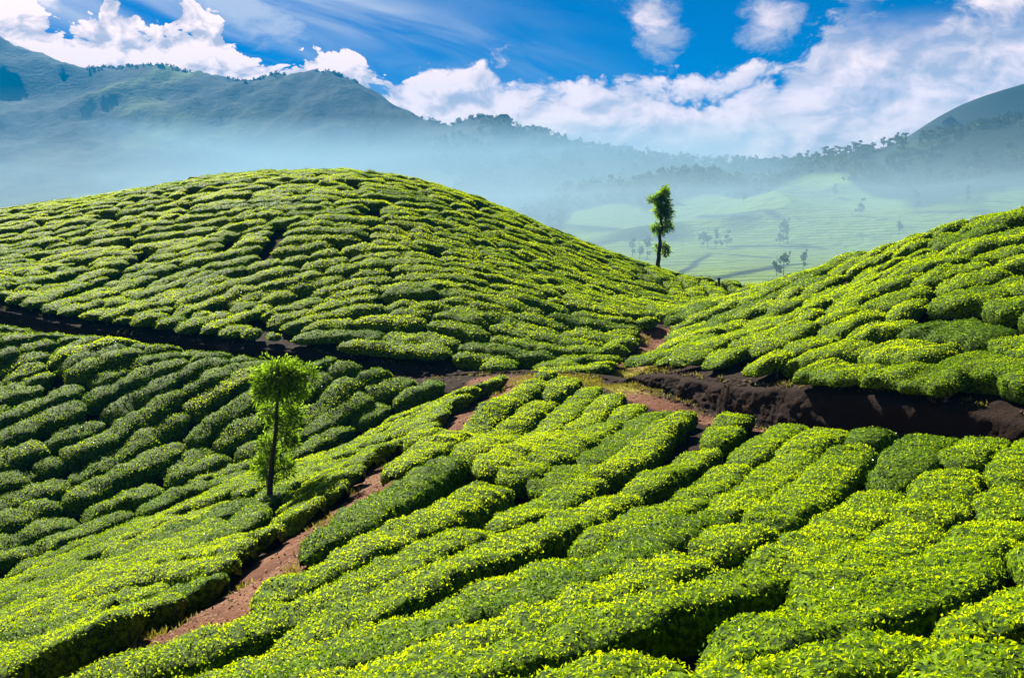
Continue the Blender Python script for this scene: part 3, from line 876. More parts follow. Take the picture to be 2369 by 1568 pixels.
LEAF_D = 1.05
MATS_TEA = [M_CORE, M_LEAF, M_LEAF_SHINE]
r = random.Random(5)
for b in bushes:
    x, y = b['mid'][:2]
    b['tone'] = {'near': .16, 'knoll': .10, 'spur': .08, 'hill': .02, 'left': -.26}[b['area']] + 0.16 * float(vnoise(np.array(x * 0.12), np.array(y * 0.12), 2.0)) + r.gauss(0, 0.07)  # tone per slope; the left slope's shade is put into its leaf colour
    b['mature_shade'] = 0.35 if b['area'] == 'left' else 0.05  # extra dark leaves on the left slope deepen its painted shade
    k = r.random()
    if k < 0.05: b['mature_shade'] = 0.75; b['tone'] -= 0.1; b['look'] = 'shiny dark'
    elif k < 0.10: b['tone'] += 0.30; b['look'] = 'yellow-green'
N_THINGS = 300
shown = [b for b in bushes[:N_THINGS] if b['score'] > 0]
rest = bushes[len(shown):]
tris = 0

# --- labels: what the bush is like, and the landmark it is nearest to
LANDMARKS = [('the foreground tree', 625, 1140), ('the lone tree on the rim of the hill', 1523, 640), ('the upper end of the red dirt trail', 860, 1120),
             ('the middle of the red dirt trail', 690, 1250), ('the lower end of the red dirt trail', 430, 1450), ('the grassy path junction', 1400, 870),
             ('the dark earth bank below the right-hand hill', 1900, 900), ("the right-hand hill's skyline", 2180, 540), ('the shaded bank under the main hill', 620, 800),
             ("the main hill's summit", 750, 410), ('the bottom right corner', 2300, 1540), ('the bottom left corner', 60, 1540), ('the right edge halfway down', 2360, 830),
             ('the left edge halfway down', 10, 830), ('the dark gully on the left', 300, 1170), ('the middle of the bottom edge', 1180, 1550),
             ('the rounded crest of the near slope', 1640, 950), ('the centre of the near slope', 1500, 1200), ('the saddle between the two hills', 1740, 670), ("the main hill's left shoulder", 180, 520), ("the main hill's right flank", 1250, 640), ("the middle of the main hill", 650, 600), ('the foot of the main hill', 1000, 790), ('the right edge of the near slope', 2350, 1150)]
SLOPE = {'hill': 'main-hill', 'knoll': 'right-hill', 'left': 'left-slope', 'spur': 'sunlit-spur', 'near': 'near-slope'}
ORD = ['', 'second ', 'third ', 'fourth ', 'fifth ', 'sixth ', 'seventh ', 'eighth ', 'ninth ', 'tenth ', 'eleventh ', 'twelfth ', 'thirteenth ', 'fourteenth ', 'fifteenth ', 'sixteenth ', 'seventeenth ', 'eighteenth ', 'nineteenth ', 'twentieth ']
buckets = {}
for b in shown:
    u, v = b['uv']
    dd = [math.hypot(u - a, (v - c) * 1.4) for _, a, c in LANDMARKS]
    i = int(np.argmin(dd)); nm, a, c = LANDMARKS[i]
    side = ('right of' if u > a else 'left of') if abs(u - a) > abs(v - c) * 1.4 else ('below' if v > c else 'above')
    buckets.setdefault((b['area'], nm, side), []).append((dd[i], id(b), b))
for (area, nm, side), lst in buckets.items():
    lst.sort(key=lambda t: t[:2])
    for k, (_, _, b) in enumerate(lst):
        hedge = b['L'] > 4.0
        noun = 'hedge' if hedge else 'bush'
        nth = (ORD[k] + 'nearest') if k < len(ORD) else 'far'
        b['label'] = f"{SLOPE[area]} tea {noun}, {nth} {side} {nm}".replace('  ', ' ')
GROUP = {'hill': 'clipped tea bushes on the main hill', 'knoll': 'clipped tea bushes on the right-hand hill', 'left': 'clipped tea bushes on the shaded left slope',
         'spur': 'tea hedges on the sunlit spur beside the trail', 'near': 'tea hedges on the near slope'}

def near_bush(u, v):
    return min(shown, key=lambda b: math.hypot(b['uv'][0] - u, b['uv'][1] - v))
for u_, v_ in ((175, 1045), (1468, 682), (772, 782), (500, 620)):
    q = near_bush(u_, v_); q['mature_shade'] = 0.9; q['tone'] = 0.25
for u_, v_ in ((2140, 1190), (2130, 800), (560, 880), (250, 790)):
    q = near_bush(u_, v_); q['mature_shade'] = 0.0; q['tone'] = 0.35
for b in bushes:
    e = b['pts']
    dB = seg_dist(e[:, 0], e[:, 1], BANK, signed=True)
    b['open'] = bool((dB.min() > 0) and (dB.min() < 1.3))

def tube(pts, rads, k=6, rng_=None):
    pts = np.array(pts, float); V = []
    for i, p in enumerate(pts):
        t = pts[min(i + 1, len(pts) - 1)] - pts[max(i - 1, 0)]; t /= np.linalg.norm(t) + 1e-9
        a = np.cross(t, [0.3, 1, 0.1]); a /= np.linalg.norm(a); c = np.cross(t, a)
        for j in range(k):
            th = 2 * math.pi * j / k
            rr = rads[i] * (1 + (0.12 * (rng_.random() - .5) if rng_ else 0))
            V.append(p + rr * (math.cos(th) * a + math.sin(th) * c))
    F = [(i * k + j, i * k + (j + 1) % k, (i + 1) * k + (j + 1) % k, (i + 1) * k + j) for i in range(len(pts) - 1) for j in range(k)]
    return np.array(V), np.array(F)
def join(lst):
    o = 0; Vs, Fs = [], []
    for V, F in lst:
        Vs.append(V); Fs.append(F + o); o += len(V)
    return np.vstack(Vs), np.vstack(Fs)

def add_stem(b, o, o0):
    R = random.Random(b['seed'])
    p = b['pts']; n = max(1, int(b['L'] / 1.5))
    for i in range(n):
        q = p[min(len(p) - 1, int((i + 0.5) / n * len(p)))]
        x, y = q[0] + R.uniform(-.2, .2), q[1] + R.uniform(-.2, .2)
        zb = float(b['zf'](x, y)) - 0.08
        base = np.array([x, y, zb]); fork = base + [R.uniform(-.06, .06), R.uniform(-.06, .06), 0.22]
        lst = [tube([base, fork], [0.05, 0.04], 6, R)]
        for k in range(R.randint(4, 6)):
            a = R.uniform(0, 6.28); w = R.uniform(.15, .5)
            m = fork + [math.cos(a) * w * .5, math.sin(a) * w * .5, 0.18 + R.uniform(-.04, .05)]
            e = fork + [math.cos(a) * w, math.sin(a) * w, 0.42]
            lst.append(tube([fork, m, e], [0.03, 0.022, 0.013], 5, R))
        V, F = join(lst)
        make_mesh('stem', V - o0, F, M_STEM, o)

for b in shown:
    V, F, mi, sm, tn = build_bush(b)
    tris += 2 * len(F)
    o0 = np.array([b['mid'][0], b['mid'][1], float(b['zf'](b['mid'][0], b['mid'][1]))])
    hedge = b['L'] > 4.0
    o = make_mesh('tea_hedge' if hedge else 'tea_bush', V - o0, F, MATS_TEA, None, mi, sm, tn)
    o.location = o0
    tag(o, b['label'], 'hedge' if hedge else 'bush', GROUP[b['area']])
    b['obj'] = o
    if b['open'] and b['score'] > 0 and b['area'] in ('knoll', 'hill'):
        add_stem(b, o, o0)
parts = [build_bush(b) for b in rest]
if parts:
    offs = np.cumsum([0] + [len(p[0]) for p in parts])[:-1]
    V = np.vstack([p[0] for p in parts]); F = np.vstack([p[1] + o for p, o in zip(parts, offs)])
    tris += 2 * len(F)
    o = make_mesh('tea_plants', V, F, MATS_TEA, None, np.concatenate([p[2] for p in parts]), np.concatenate([p[3] for p in parts]), np.concatenate([p[4] for p in parts]))
    tag(o, 'smaller clipped tea bushes filling the far parts of the slopes', 'tea bushes', kind='stuff')
print("tea things", len(shown), "rest", len(rest), "tris", tris, "seen rest", sum(1 for b in rest if b['score'] > 0))

# ------------------------------------------------------------------ far country: valley, tea hills, forested ridge, mountains
far_c = [
    # left mountain crest
    (-700, 60, 2700), (-300, 110, 2650), (-60, 60, 2600), (0, 92, 2600), (30, 118, 2580), (80, 138, 2560), (180, 167, 2550), (370, 162, 2500), (460, 178, 2480), (540, 192, 2450), (568, 203, 2440), (620, 186, 2420), (700, 178, 2400), (770, 176, 2380), (820, 198, 2330), (880, 225, 2270), (920, 247, 2200), (950, 277, 2120),
    (1000, 292, 2000), (1100, 300, 1900), (1160, 296, 1850), (1250, 322, 1750), (1350, 350, 1650), (1450, 366, 1550), (1550, 376, 1450), (1650, 386, 1380), (1750, 388, 1330), (1850, 384, 1290), (1950, 362, 1260), (2050, 352, 1240), (2100, 338, 1230),
    # faces
    (-300, 330, 2100), (0, 300, 2150), (300, 330, 2000), (600, 330, 1950), (900, 350, 1800), (1150, 380, 1500), (0, 460, 1500), (300, 450, 1450), (600, 450, 1400), (900, 450, 1300), (1200, 470, 1150),
    (0, 560, 900), (600, 560, 900), (1200, 560, 800), (-700, 500, 1500),
    (1350, 440, 1250), (1500, 430, 1200), (1700, 430, 1150), (1900, 410, 1120), (2050, 400, 1100),
    # tea slopes in the valley
    (1330, 500, 900), (1370, 478, 960), (1500, 500, 850), (1620, 440, 1000), (1700, 470, 900), (1900, 420, 1010), (1850, 470, 880), (2000, 480, 820), (2150, 460, 850), (2300, 450, 820),
    (1500, 560, 640), (1700, 545, 640), (1900, 530, 640), (2100, 520, 640), (2369, 500, 640),
    # valley floor knoll
    (1500, 600, 520), (1650, 578, 560), (1800, 572, 580), (2000, 574, 560), (1600, 625, 400), (1800, 620, 400), (2000, 605, 430), (1750, 652, 320), (1900, 640, 330), (2369, 590, 430),
    # right forest hill
    (2369, 295, 1050), (2200, 330, 1080), (2200, 400, 980), (2369, 420, 930), (2700, 280, 1000)]
far_pts = [P(*q) for q in far_c]
# right mountain behind
rm = [(2110, 322, 1500), (2190, 282, 1500), (2230, 262, 1500), (2290, 232, 1500), (2369, 210, 1500), (2600, 160, 1500), (2900, 150, 1500)]
for q in far_c[:18]:
    x, y, z = P(*q); far_pts.append((x * 1.15, y + 420, z - 60)); far_pts.append((x * 1.4, y + 1300, z - 260))
for q in far_c[19:31]:
    x, y, z = P(*q); far_pts.append((x * 1.1, y + 170, z - 45)); far_pts.append((x * 1.4, y + 700, z - 120))
far_pts += [(-1500, 500, -60), (-500, 300, -60), (-300, 120, -50), (0, 250, -45), (0, 120, -38), (200, 120, -42), (300, 200, -30), (1200, 600, 60), (-1800, 1500, 60), (1500, 3400, 80), (-3000, 3400, 200), (2600, 3400, 80)]
FAR = TPS(far_pts, 30.0)
RM = TPS([P(*q) for q in rm] + [(P(*q)[0] * 1.05, 1250, P(*q)[2] - 95 - 0.05 * P(*q)[2]) for q in rm] + [(P(*q)[0] * 1.1, 1050, -40) for q in rm] + [(P(*q)[0] * 1.2, 2100, P(*q)[2] - 60) for q in rm] + [(560, 1500, 35), (430, 1500, -40), (430, 1100, -80), (500, 2200, -80)], 5.0)
azs = np.concatenate([np.linspace(-44, -29, 24)[:-1], np.linspace(-29, 29, 520), np.linspace(29, 44, 24)[1:]])
ys = 120 * (3900 / 120) ** np.linspace(0, 1, 300)
AZ, YY = np.meshgrid(np.radians(azs), ys, indexing='ij')
XX = np.tan(AZ) * YY
# smooth surfaces on a coarse net, then detail
def coarse(f, A_, Y_):
    a = A_[::4]; a = np.vstack([a, A_[-1:]]) if (A_.shape[0] - 1) % 4 else a
    return f(np.tan(A_) * Y_, Y_)
ZF = coarse(FAR, AZ, YY)
zrm = RM(XX, YY)
zrm = np.where((XX > 380) & (YY > 900), zrm, -500)
ridged = 1 - np.abs(vnoise(XX / 260, YY / 260, 1.0)) * 2
det = ridged * 0.6 + fbm(XX / 90, YY / 90, 2.0, 5) * 0.8
hi = np.clip((YY - 700) / 900, 0, 1) * np.clip((ZF + 30) / 160, 0, 1)
crest = np.exp(-np.abs(ZF - ZF.max(1, keepdims=True)) / 25.0)
ZF = ZF + hi * crest * 11 * np.abs(vnoise(XX / 42, YY / 300, 21.0)) * (XX < 300)
ZF = ZF + det * hi * 26 * (1 - 0.8 * crest) + hi * 7 * fbm(XX / 30, YY / 30, 4.0, 4) + 18 * (1 - np.abs(2 * vnoise(XX / 130, YY / 190, 12.0))) * np.clip((YY - 600) / 150, 0, 1) * np.clip((1250 - YY) / 200, 0, 1) + 1.4 * fbm(XX / 45, YY / 45, 8.0, 3) * np.clip((YY - 250) / 200, 0, 1)
zrm = zrm + 2.0 * fbm(XX / 60, YY / 60, 9.0, 4)
def far_z(x, y):
    a = np.degrees(np.arctan2(x, y)); j = np.log(np.maximum(y, 120.1) / 120) / math.log(3900 / 120) * 299
    i = np.interp(a, azs, np.arange(len(azs)))
    i0 = np.clip(np.floor(i).astype(int), 0, len(azs) - 2); j0 = np.clip(np.floor(j).astype(int), 0, 298)
    fi, fj = i - i0, j - j0
    return ZF[i0, j0] * (1 - fi) * (1 - fj) + ZF[i0 + 1, j0] * fi * (1 - fj) + ZF[i0, j0 + 1] * (1 - fi) * fj + ZF[i0 + 1, j0 + 1] * fi * fj

def _ditch(uv):
    r = []
    for u, v in uv:
        Ys = np.arange(250, 1200, 1.0); q = P(u, v, 1.0); b = np.where(q[2] * Ys < far_z(q[0] * Ys, Ys))[0]
        if len(b): r.append((q[0] * Ys[b[0]], Ys[b[0]]))
    return np.array(r)
DITCHES = [(_ditch([(1590, 642), (1650, 645), (1700, 636), (1760, 624), (1810, 614), (1850, 610)]), 5.0), (_ditch([(1555, 648), (1585, 625), (1612, 604), (1640, 590)]), 2.2),
           (_ditch([(1640, 586), (1700, 590), (1790, 597)]), 2.5), (_ditch([(1700, 572), (1800, 570), (1900, 574)]), 4.0), (_ditch([(1620, 500), (1700, 498), (1800, 502)]), 5.0), (_ditch([(2120, 492), (2220, 490), (2330, 497)]), 5.0)]
DITCHES = [d for d in DITCHES if len(d[0]) > 1]
# which far land is tea (1) and which is forest (0)
def tea_mask(x, y):
    u, v = project(np.stack([x, y, far_z(x, y)], -1))
    n = fbm(x / 110, y / 110, 6.0, 4)
    edge = np.interp(u, [1150, 1290, 1330, 1420, 1500, 1560, 1640, 1720, 1780, 1880, 1960, 2020, 2120, 2220, 2369, 2600], [700, 560, 482, 470, 500, 470, 425, 455, 440, 402, 420, 470, 480, 452, 440, 430])
    m = np.clip((v - edge) / 12 + n * 2.6 + 0.3, 0, 1) * (y < 1250)
    gul = np.clip(fbm(x / 70, y / 140, 16.0, 3) * 4 - 1.1, 0, 1) * (y > 620)
    m = m * (1 - 0.9 * gul)
    m = np.maximum(m, np.clip((620 - y) / 30, 0, 1) * np.clip((x - 35) / 15, 0, 1))
    for ln, wd in DITCHES:
        m = m * (1 - np.clip(1.4 - seg_dist(x, y, ln) / wd, 0, 1))
    g = 1.0 * np.clip(fbm(x / 260 + 3, y / 420, 11.0, 4) * 3.6 - 0.8, 0, 1) * (x < 60)
    return np.clip(np.maximum(m, g), 0, 1)
def _far(N, pos):
    tea = N.n('ShaderNodeAttribute', attribute_name='tea').outputs['Fac']
    sep = N.n('ShaderNodeSeparateXYZ'); N.link(pos, sep.inputs[0])
    big = N.noise(pos, 0.006, 5, 0.6)
    fine = N.noise(pos, 0.06, 5, 0.65)
    # rows: contour lines of height bent by noise
    w = N.m('ADD', N.m('MULTIPLY', sep.outputs[2], 2.1), N.m('MULTIPLY', N.noise(pos, 0.012, 3, 0.5), 26.0))
    w = N.m('ADD', w, N.m('MULTIPLY', sep.outputs[1], 0.42))
    rows = N.m('MULTIPLY_ADD', N.m('SINE', w), 0.5, 0.5)
    teac = N.mix(rows, (0.08, 0.13, 0.025), (0.17, 0.24, 0.035))
    teac = N.mix(N.m('MULTIPLY', N.smooth(fine, 0.56, 0.68), 0.7), teac, (0.03, 0.06, 0.02))
    forest = N.mix(fine, (0.003, 0.010, 0.007), (0.012, 0.030, 0.014))
    forest = N.mix(N.smooth(big, 0.54, 0.66), forest, (0.028, 0.046, 0.024))
    c = N.mix(tea, forest, teac)
    return c, fine, (1.0, 6.0)
M_FAR = plain_material("far_land", _far, 0.95)
V = np.stack([XX, YY, ZF], -1).reshape(-1, 3)
F = grid_faces(len(azs), len(ys))[:, ::-1]
o = make_mesh('hills', V, F, M_FAR); tag(o, kind='structure')
at = o.data.attributes.new('tea', 'FLOAT', 'POINT'); at.data.foreach_set('value', tea_mask(V[:, 0], V[:, 1]).astype(np.float32))
def _grassy(N, pos):
    n = N.noise(pos, 0.02, 6, 0.65)
    return N.mix(n, (0.008, 0.016, 0.014), (0.022, 0.032, 0.022)), n, (0.8, 3.0)
M_GRASSY = plain_material("grassy_mountain", _grassy, 0.95)
sel = (azs > 15)
V = np.stack([XX[sel][:, 195:], YY[sel][:, 195:], zrm[sel][:, 195:]], -1)
F = grid_faces(V.shape[0], V.shape[1])[:, ::-1]
V = V.reshape(-1, 3)
F = F[(V[F][:, :, 2] > -100).all(1)]
used = np.unique(F); mp = np.full(len(V), -1); mp[used] = np.arange(len(used))
o = make_mesh('mountain', V[used], mp[F], M_GRASSY); tag(o, kind='structure')

# ------------------------------------------------------------------ trees
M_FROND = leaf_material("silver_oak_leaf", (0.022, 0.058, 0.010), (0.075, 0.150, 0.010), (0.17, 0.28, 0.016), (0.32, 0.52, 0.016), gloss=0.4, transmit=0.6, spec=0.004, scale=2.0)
M_FAR_LEAF = leaf_material("far_tree_leaf", (0.012, 0.030, 0.010), (0.028, 0.055, 0.018), (0.065, 0.095, 0.030), (0.10, 0.15, 0.03), gloss=0.5, transmit=0.3, spec=0.0, scale=0.02)

def fronds(center, rad, n, R, length, width, droop=0.25, rise=0.35):
    """leaf sprays filling an uneven clump"""
    d = R.normal(0, 1, (n, 3)); d /= np.linalg.norm(d, axis=1)[:, None]
    rr = R.random(n) ** 0.62
    lob = 1.0 + 0.62 * vnoise(d[:, 0] * 2.2 + center[0], d[:, 1] * 2.2 + center[1], d[:, 2] * 2.2)
    p = np.array(center) + d * (rr * lob)[:, None] * np.array(rad)
    dirv = d * 0.9 + R.normal(0, 0.35, (n, 3)) + np.array([0, 0, rise])
    dirv /= np.linalg.norm(dirv, axis=1)[:, None]
    side = np.cross(dirv, R.normal(0, 1, (n, 3))); side /= np.linalg.norm(side, axis=1)[:, None] + 1e-9
    up = np.cross(side, dirv)
    L = (length * R.uniform(0.6, 1.3, n))[:, None]; W2 = (width * R.uniform(0.6, 1.3, n))[:, None]
    a = p; c = p + dirv * L - np.array([0, 0, 1]) * L * droop
    m = p + dirv * L * 0.5 + up * W2 * 0.4
    V = np.stack([a, m + side * W2, c, m - side * W2], 1).reshape(-1, 3)
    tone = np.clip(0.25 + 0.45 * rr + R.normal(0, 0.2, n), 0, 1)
    return V, np.arange(n * 4).reshape(-1, 4), tone

def silver_oak(name, label, base_uv, Y, trunk_uv, trunk_r, clumps, frond, group=None):
    R = np.random.default_rng(int(base_uv[0]))
    x0, y0, _ = P(base_uv[0], base_uv[1], Y)
    z0 = float(ground_z(np.array([x0]), np.array([y0]))[0])
    k = Y / FPX
    O = np.array([x0, y0, z0])
    def loc(u, v, dy=0.0):
        q = np.array(P(u, v, Y)); q[1] += dy; q[2] *= 1.0
        return q
    t = bpy.data.objects.new(name, None); COL.objects.link(t); t.location = O
    tag(t, label, 'tree', group)
    pts = [O - [0, 0, 0.15]] + [loc(*q) for q in trunk_uv]
    c = cum(np.array(pts)); ss = np.linspace(0, c[-1], 26)
    pp = np.stack([np.interp(ss, c, np.array(pts)[:, i]) for i in range(3)], 1)
    sm = pp.copy()
    for _ in range(3): sm[1:-1] = (sm[:-2] + 2 * sm[1:-1] + sm[2:]) / 4
    pp = sm + np.stack([fbm(ss * 1.5, ss * 0, 1.0, 2) * k * 3, fbm(ss * 1.5, ss * 0, 5.0, 2) * k * 3, ss * 0], 1)
    rad = trunk_r * (1 - 0.80 * (ss / ss[-1]) ** 1.1) * (1 + 0.5 * np.exp(-ss / 0.35)) * (1 + 0.06 * vnoise(ss * 6, ss * 0))
    V, F = tube(pp, rad, 12)
    nrm_ = 0.05 * rad.repeat(12)[:, None]
    V = V + fbm(V[:, 0] * 14, V[:, 1] * 14, V[:, 2] * 5, 2)[:, None] * nrm_ * np.array([1, 1, 0]) * 3
    make_mesh('trunk', V - O, F, M_BARK, t)
    for (u, v, ru, rv, n, dy) in clumps:
        cc = loc(u, v, dy)
        j = int(np.argmin(np.abs(pp[:, 2] - (cc[2] - rv * k * 0.6))))
        st = pp[j]; en = cc
        if np.linalg.norm(en - st) > 0.15:
            md = (st + en) / 2 + [0, 0, -0.05]
            Vb, Fb = tube([st, md, en], [rad[j] * 0.35, rad[j] * 0.22, rad[j] * 0.1], 6)
            make_mesh('branch', Vb - O, Fb, M_BARK, t)
        tw = []
        for _ in range(5):
            dd = R.normal(0, 1, 3); dd /= np.linalg.norm(dd); dd[2] = abs(dd[2])
            tw.append(tube([cc - [0, 0, rv * k * 0.5], cc + dd * np.array([ru, ru, rv]) * k * 0.4, cc + dd * np.array([ru, ru, rv]) * k * 1.1 + [0, 0, 0.1]], [rad[j] * 0.12, rad[j] * 0.08, rad[j] * 0.03], 4))
        Vt, Ft = join(tw)
        make_mesh('twig', Vt - O, Ft, M_BARK, t)
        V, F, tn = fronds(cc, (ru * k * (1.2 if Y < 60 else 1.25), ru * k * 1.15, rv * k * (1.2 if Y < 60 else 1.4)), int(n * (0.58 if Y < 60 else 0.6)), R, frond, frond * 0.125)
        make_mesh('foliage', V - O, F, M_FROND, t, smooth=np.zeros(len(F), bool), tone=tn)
    return t

silver_oak('silver_oak_tree', 'young silver oak with feathery foliage on a dark leaning trunk beside the red dirt trail', (622, 1158), 33.3,
           [(627, 1110), (632, 1060), (638, 1000), (643, 935), (646, 890), (645, 850)], 0.115,
           [(640, 858, 38, 24, 2000, 0), (608, 878, 24, 20, 1000, .2), (678, 866, 26, 24, 1200, 0), (648, 900, 40, 28, 1900, .1), (716, 864, 18, 17, 420, -.1), (598, 906, 16, 14, 420, .1), (692, 905, 18, 20, 600, .2),
            (618, 955, 20, 20, 700, .35), (672, 960, 24, 22, 1000, .35), (648, 985, 22, 20, 500, .45), (652, 1010, 24, 18, 480, .4), (668, 1028, 17, 14, 380, .35), (612, 1030, 16, 18, 480, .35), (622, 1055, 18, 18, 400, .45), (604, 1082, 24, 24, 900, .35), (654, 1086, 19, 24, 700, .4), (616, 1110, 16, 14, 260, .4)],
           0.21)
silver_oak('silver_oak_tree', 'tall slender silver oak standing alone on the rim of the main hill above the valley', (1523, 622), 97.5,
           [(1524, 600), (1526.5, 579), (1528, 546), (1531.5, 521), (1530, 507), (1526, 497), (1529, 480), (1532, 455)], 0.24,
           [(1537, 447, 8, 9, 700, 0), (1522, 460, 8, 8, 480, .3), (1534, 470, 12, 10, 1000, 0), (1507, 462, 6, 4, 200, 0), (1527, 488, 10, 9, 700, .3), (1544, 490, 8, 9, 600, -.2), (1538, 499, 7, 5, 260, 0),
            (1543, 522, 8, 8, 560, 0), (1520, 529, 8, 8, 480, .3), (1534, 533, 8, 6, 300, .4), (1541, 577, 6, 6, 300, .2), (1537, 567, 4, 5, 140, .2), (1519, 573, 3.5, 3.5, 110, .2), (1540, 587, 3.5, 3, 80, 0)],
           0.42)

def far_tree_mesh(seed, h, w, n, umbrella=False, qs=1.0):
    """trunk and an open crown of leaf clumps; origin at the foot"""
    R = np.random.default_rng(seed)
    lean = R.normal(0, 0.04, 2) * h
    top = np.array([lean[0], lean[1], h * 0.92])
    lst = [tube([np.zeros(3) - [0, 0, h * .08], top * 0.5 + [0.01 * h, 0, 0], top], [h * 0.022, h * 0.015, h * 0.006], 5)]
    Vl, tn = [], []
    k = R.integers(4, 7)
    for i in range(k):
        f = R.uniform(0.55, 1.0) if umbrella else R.uniform(0.28, 0.98)
        a = R.uniform(0, 6.28); rr = w * 0.5 * R.uniform(0.1, 0.9) * (1.15 - f * 0.6)
        c = np.array([lean[0] * f + math.cos(a) * rr, lean[1] * f + math.sin(a) * rr, h * f])
        if umbrella:
            lst.append(tube([top * (f - 0.25), c], [h * 0.008, h * 0.004], 4))
        m = n // k
        r_ = w * R.uniform(0.20, 0.36)
        d = R.normal(0, 1, (m, 3)); d /= np.linalg.norm(d, axis=1)[:, None]
        p = c + d * (r_ * R.random(m) ** 0.5)[:, None] * np.array([1, 1, 0.72])
        s1 = R.normal(0, 1, (m, 3)); s1 /= np.linalg.norm(s1, axis=1)[:, None]
        s2 = np.cross(s1, R.normal(0, 1, (m, 3))); s2 /= np.linalg.norm(s2, axis=1)[:, None]
        q = w * 0.085 * qs * R.uniform(0.7, 1.3, m)[:, None]
        Vl.append(np.stack([p - s1 * q, p - s2 * q * .8, p + s1 * q, p + s2 * q * .8], 1).reshape(-1, 3)); tn.append(R.uniform(0, 1, m))
    V, F = join(lst); Vl = np.vstack(Vl)
    nF = len(F); nl = len(Vl) // 4
    F = np.vstack([F, np.arange(nl * 4).reshape(-1, 4) + len(V)]); V = np.vstack([V, Vl])
    return V, F, np.r_[np.zeros(nF, int), np.ones(nl, int)], np.r_[np.zeros(nF), np.concatenate(tn)]
def template(name, *a, **k):
    V, F, mi, tn = far_tree_mesh(*a, **k)
    o = make_mesh(name, V, F, [M_BARK, M_FAR_LEAF], None, mi, np.zeros(len(F), bool), tn)
    return o

def far_march(u, v, y0=240, y1=3000):
    Ys = np.arange(y0, y1, 2.0); q = P(u, v, 1.0)
    g = far_z(q[0] * Ys, Ys); b = np.where(q[2] * Ys < g)[0]
    if len(b) == 0: return None
    return np.array([q[0] * Ys[b[0]], Ys[b[0]], g[b[0]]])
def crest_point(u, back=0.0, ymax=1500):
    q = P(u, 400, 1.0); Ys = np.arange(900, ymax, 4.0)
    g = far_z(q[0] * Ys, Ys); i = int(np.argmax(g / Ys))
    y = Ys[i] - back
    return np.array([q[0] * y, y, float(far_z(np.array([q[0] * y]), np.array([y]))[0])])

R5 = random.Random(21)
protos = [template('ridge_tree', 100 + i, 17, 9, 150, umbrella=True, qs=1.1) for i in range(5)]
us = [1388, 1404, 1452, 1500, 1556, 1574, 1588, 1602, 1614, 1630, 1642, 1680, 1694, 1706, 1720, 1733, 1746, 1758, 1771, 1786, 1800, 1812, 1824, 1838, 1850, 1868, 1880, 1893, 1905, 1918, 1930, 1942, 1954, 1966, 1977, 1988, 1998, 2010, 2040, 2056, 2072, 2090]
for i, u in enumerate(us):
    p = crest_point(u, R5.uniform(-4, 22))
    o = protos[i] if i < len(protos) else protos[i % 5].copy()
    if i >= len(protos): COL.objects.link(o)
    sc = R5.uniform(0.75, 1.05) * (1.25 if 1900 < u < 2012 else (0.7 if u < 1560 else 1.0))
    o.location = (p[0], p[1], p[2] - 4.5 * sc); o.scale = (sc * R5.uniform(1.0, 1.35), sc, sc * R5.uniform(0.9, 1.1)); o.rotation_euler = (0, 0, R5.uniform(0, 6.28))
    nth = (ORD[i].strip() if i < len(ORD) and i else 'first' if i == 0 else ORD[len(us) - 1 - i].strip() if len(us) - 1 - i < len(ORD) and i < len(us) - 1 else 'last')
    if i < 20: lab = f"slender tree on the hazy skyline ridge, {nth} from the left"
    elif i >= len(us) - 20 and i < len(us) - 1: lab = f"slender tree on the hazy skyline ridge, {nth} from its right end"
    elif i == len(us) - 1: lab = "last slender tree at the right end of the hazy skyline ridge"
    else: lab = f"slender tree near the middle of the skyline row, {'left' if i == 20 else 'right'} of centre"
    tag(o, lab, 'tree', 'trees along the hazy skyline ridge')
vp = [template('valley_tree', 200 + i, 13, 7.5, 170, umbrella=False, qs=1.0) for i in range(4)]
VT = [(1797, 640, 1.0, 'thin tree in the valley tea field, just left of the right-hand hill'), (1812, 645, 1.15, 'taller thin tree in the valley field, beside the right-hand hill slope'),
      (1857, 625, 0.8, 'stocky tree in the valley field above the right-hand hill edge'), (1862, 607, 0.7, 'small airy tree just above the stocky valley tree'),
      (1637, 572, 1.25, 'tallest tree of the clump at the back edge of the valley field'), (1622, 573, 0.8, 'left tree of the clump at the back edge of the valley field'),
      (1655, 574, 1.0, 'bushy tree right of the tallest one in the valley clump'), (1682, 572, 1.0, 'round tree at the right end of the valley clump'),
      (1668, 574, 0.7, 'low tree in the valley clump next to its round right tree'),
      (1812, 562, 1.35, 'tall pale tree standing above the middle of the valley field'), (1822, 566, 1.1, 'rounder tree right beside the tall pale valley tree'), (1804, 567, 0.9, 'smaller tree left beside the tall pale valley tree'),
      (1480, 600, 1.1, 'leftmost dark tree in the hazy hollow left of the lone silver oak'), (1496, 601, 1.2, 'tall dark tree in the hazy hollow right behind the silver oak'), (1462, 596, 1.0, 'pale tree in the hollow over the rim of the main hill'),
      (1990, 500, 1.1, 'single pale tree among the hazy tea slopes on the right'), (2080, 545, 1.2, 'slender tree just above the right-hand hill skyline'), (2120, 480, 1.0, 'slim tree high on the right tea slope'),
      (2235, 470, 1.0, 'slim tree near the dark patch on the far right tea slope'), (1930, 455, 0.9, 'small tree under the forest edge on the right'), (1720, 470, 1.0, 'pale tree on the middle tea hillock')]
for i, (u, v, sc, lab) in enumerate(VT):
    p = far_march(u, v)
    if p is None: continue
    o = vp[i] if i < len(vp) else vp[i % 4].copy()
    if i >= len(vp): COL.objects.link(o)
    s_ = sc * (0.30 + 0.62 * min(1.0, p[1] / 700))
    o.location = p; o.scale = (s_ * 0.85, s_ * 0.85, s_); o.rotation_euler = (0, 0, R5.uniform(0, 6.28))
    tag(o, lab, 'tree', 'trees scattered in the hazy valley')

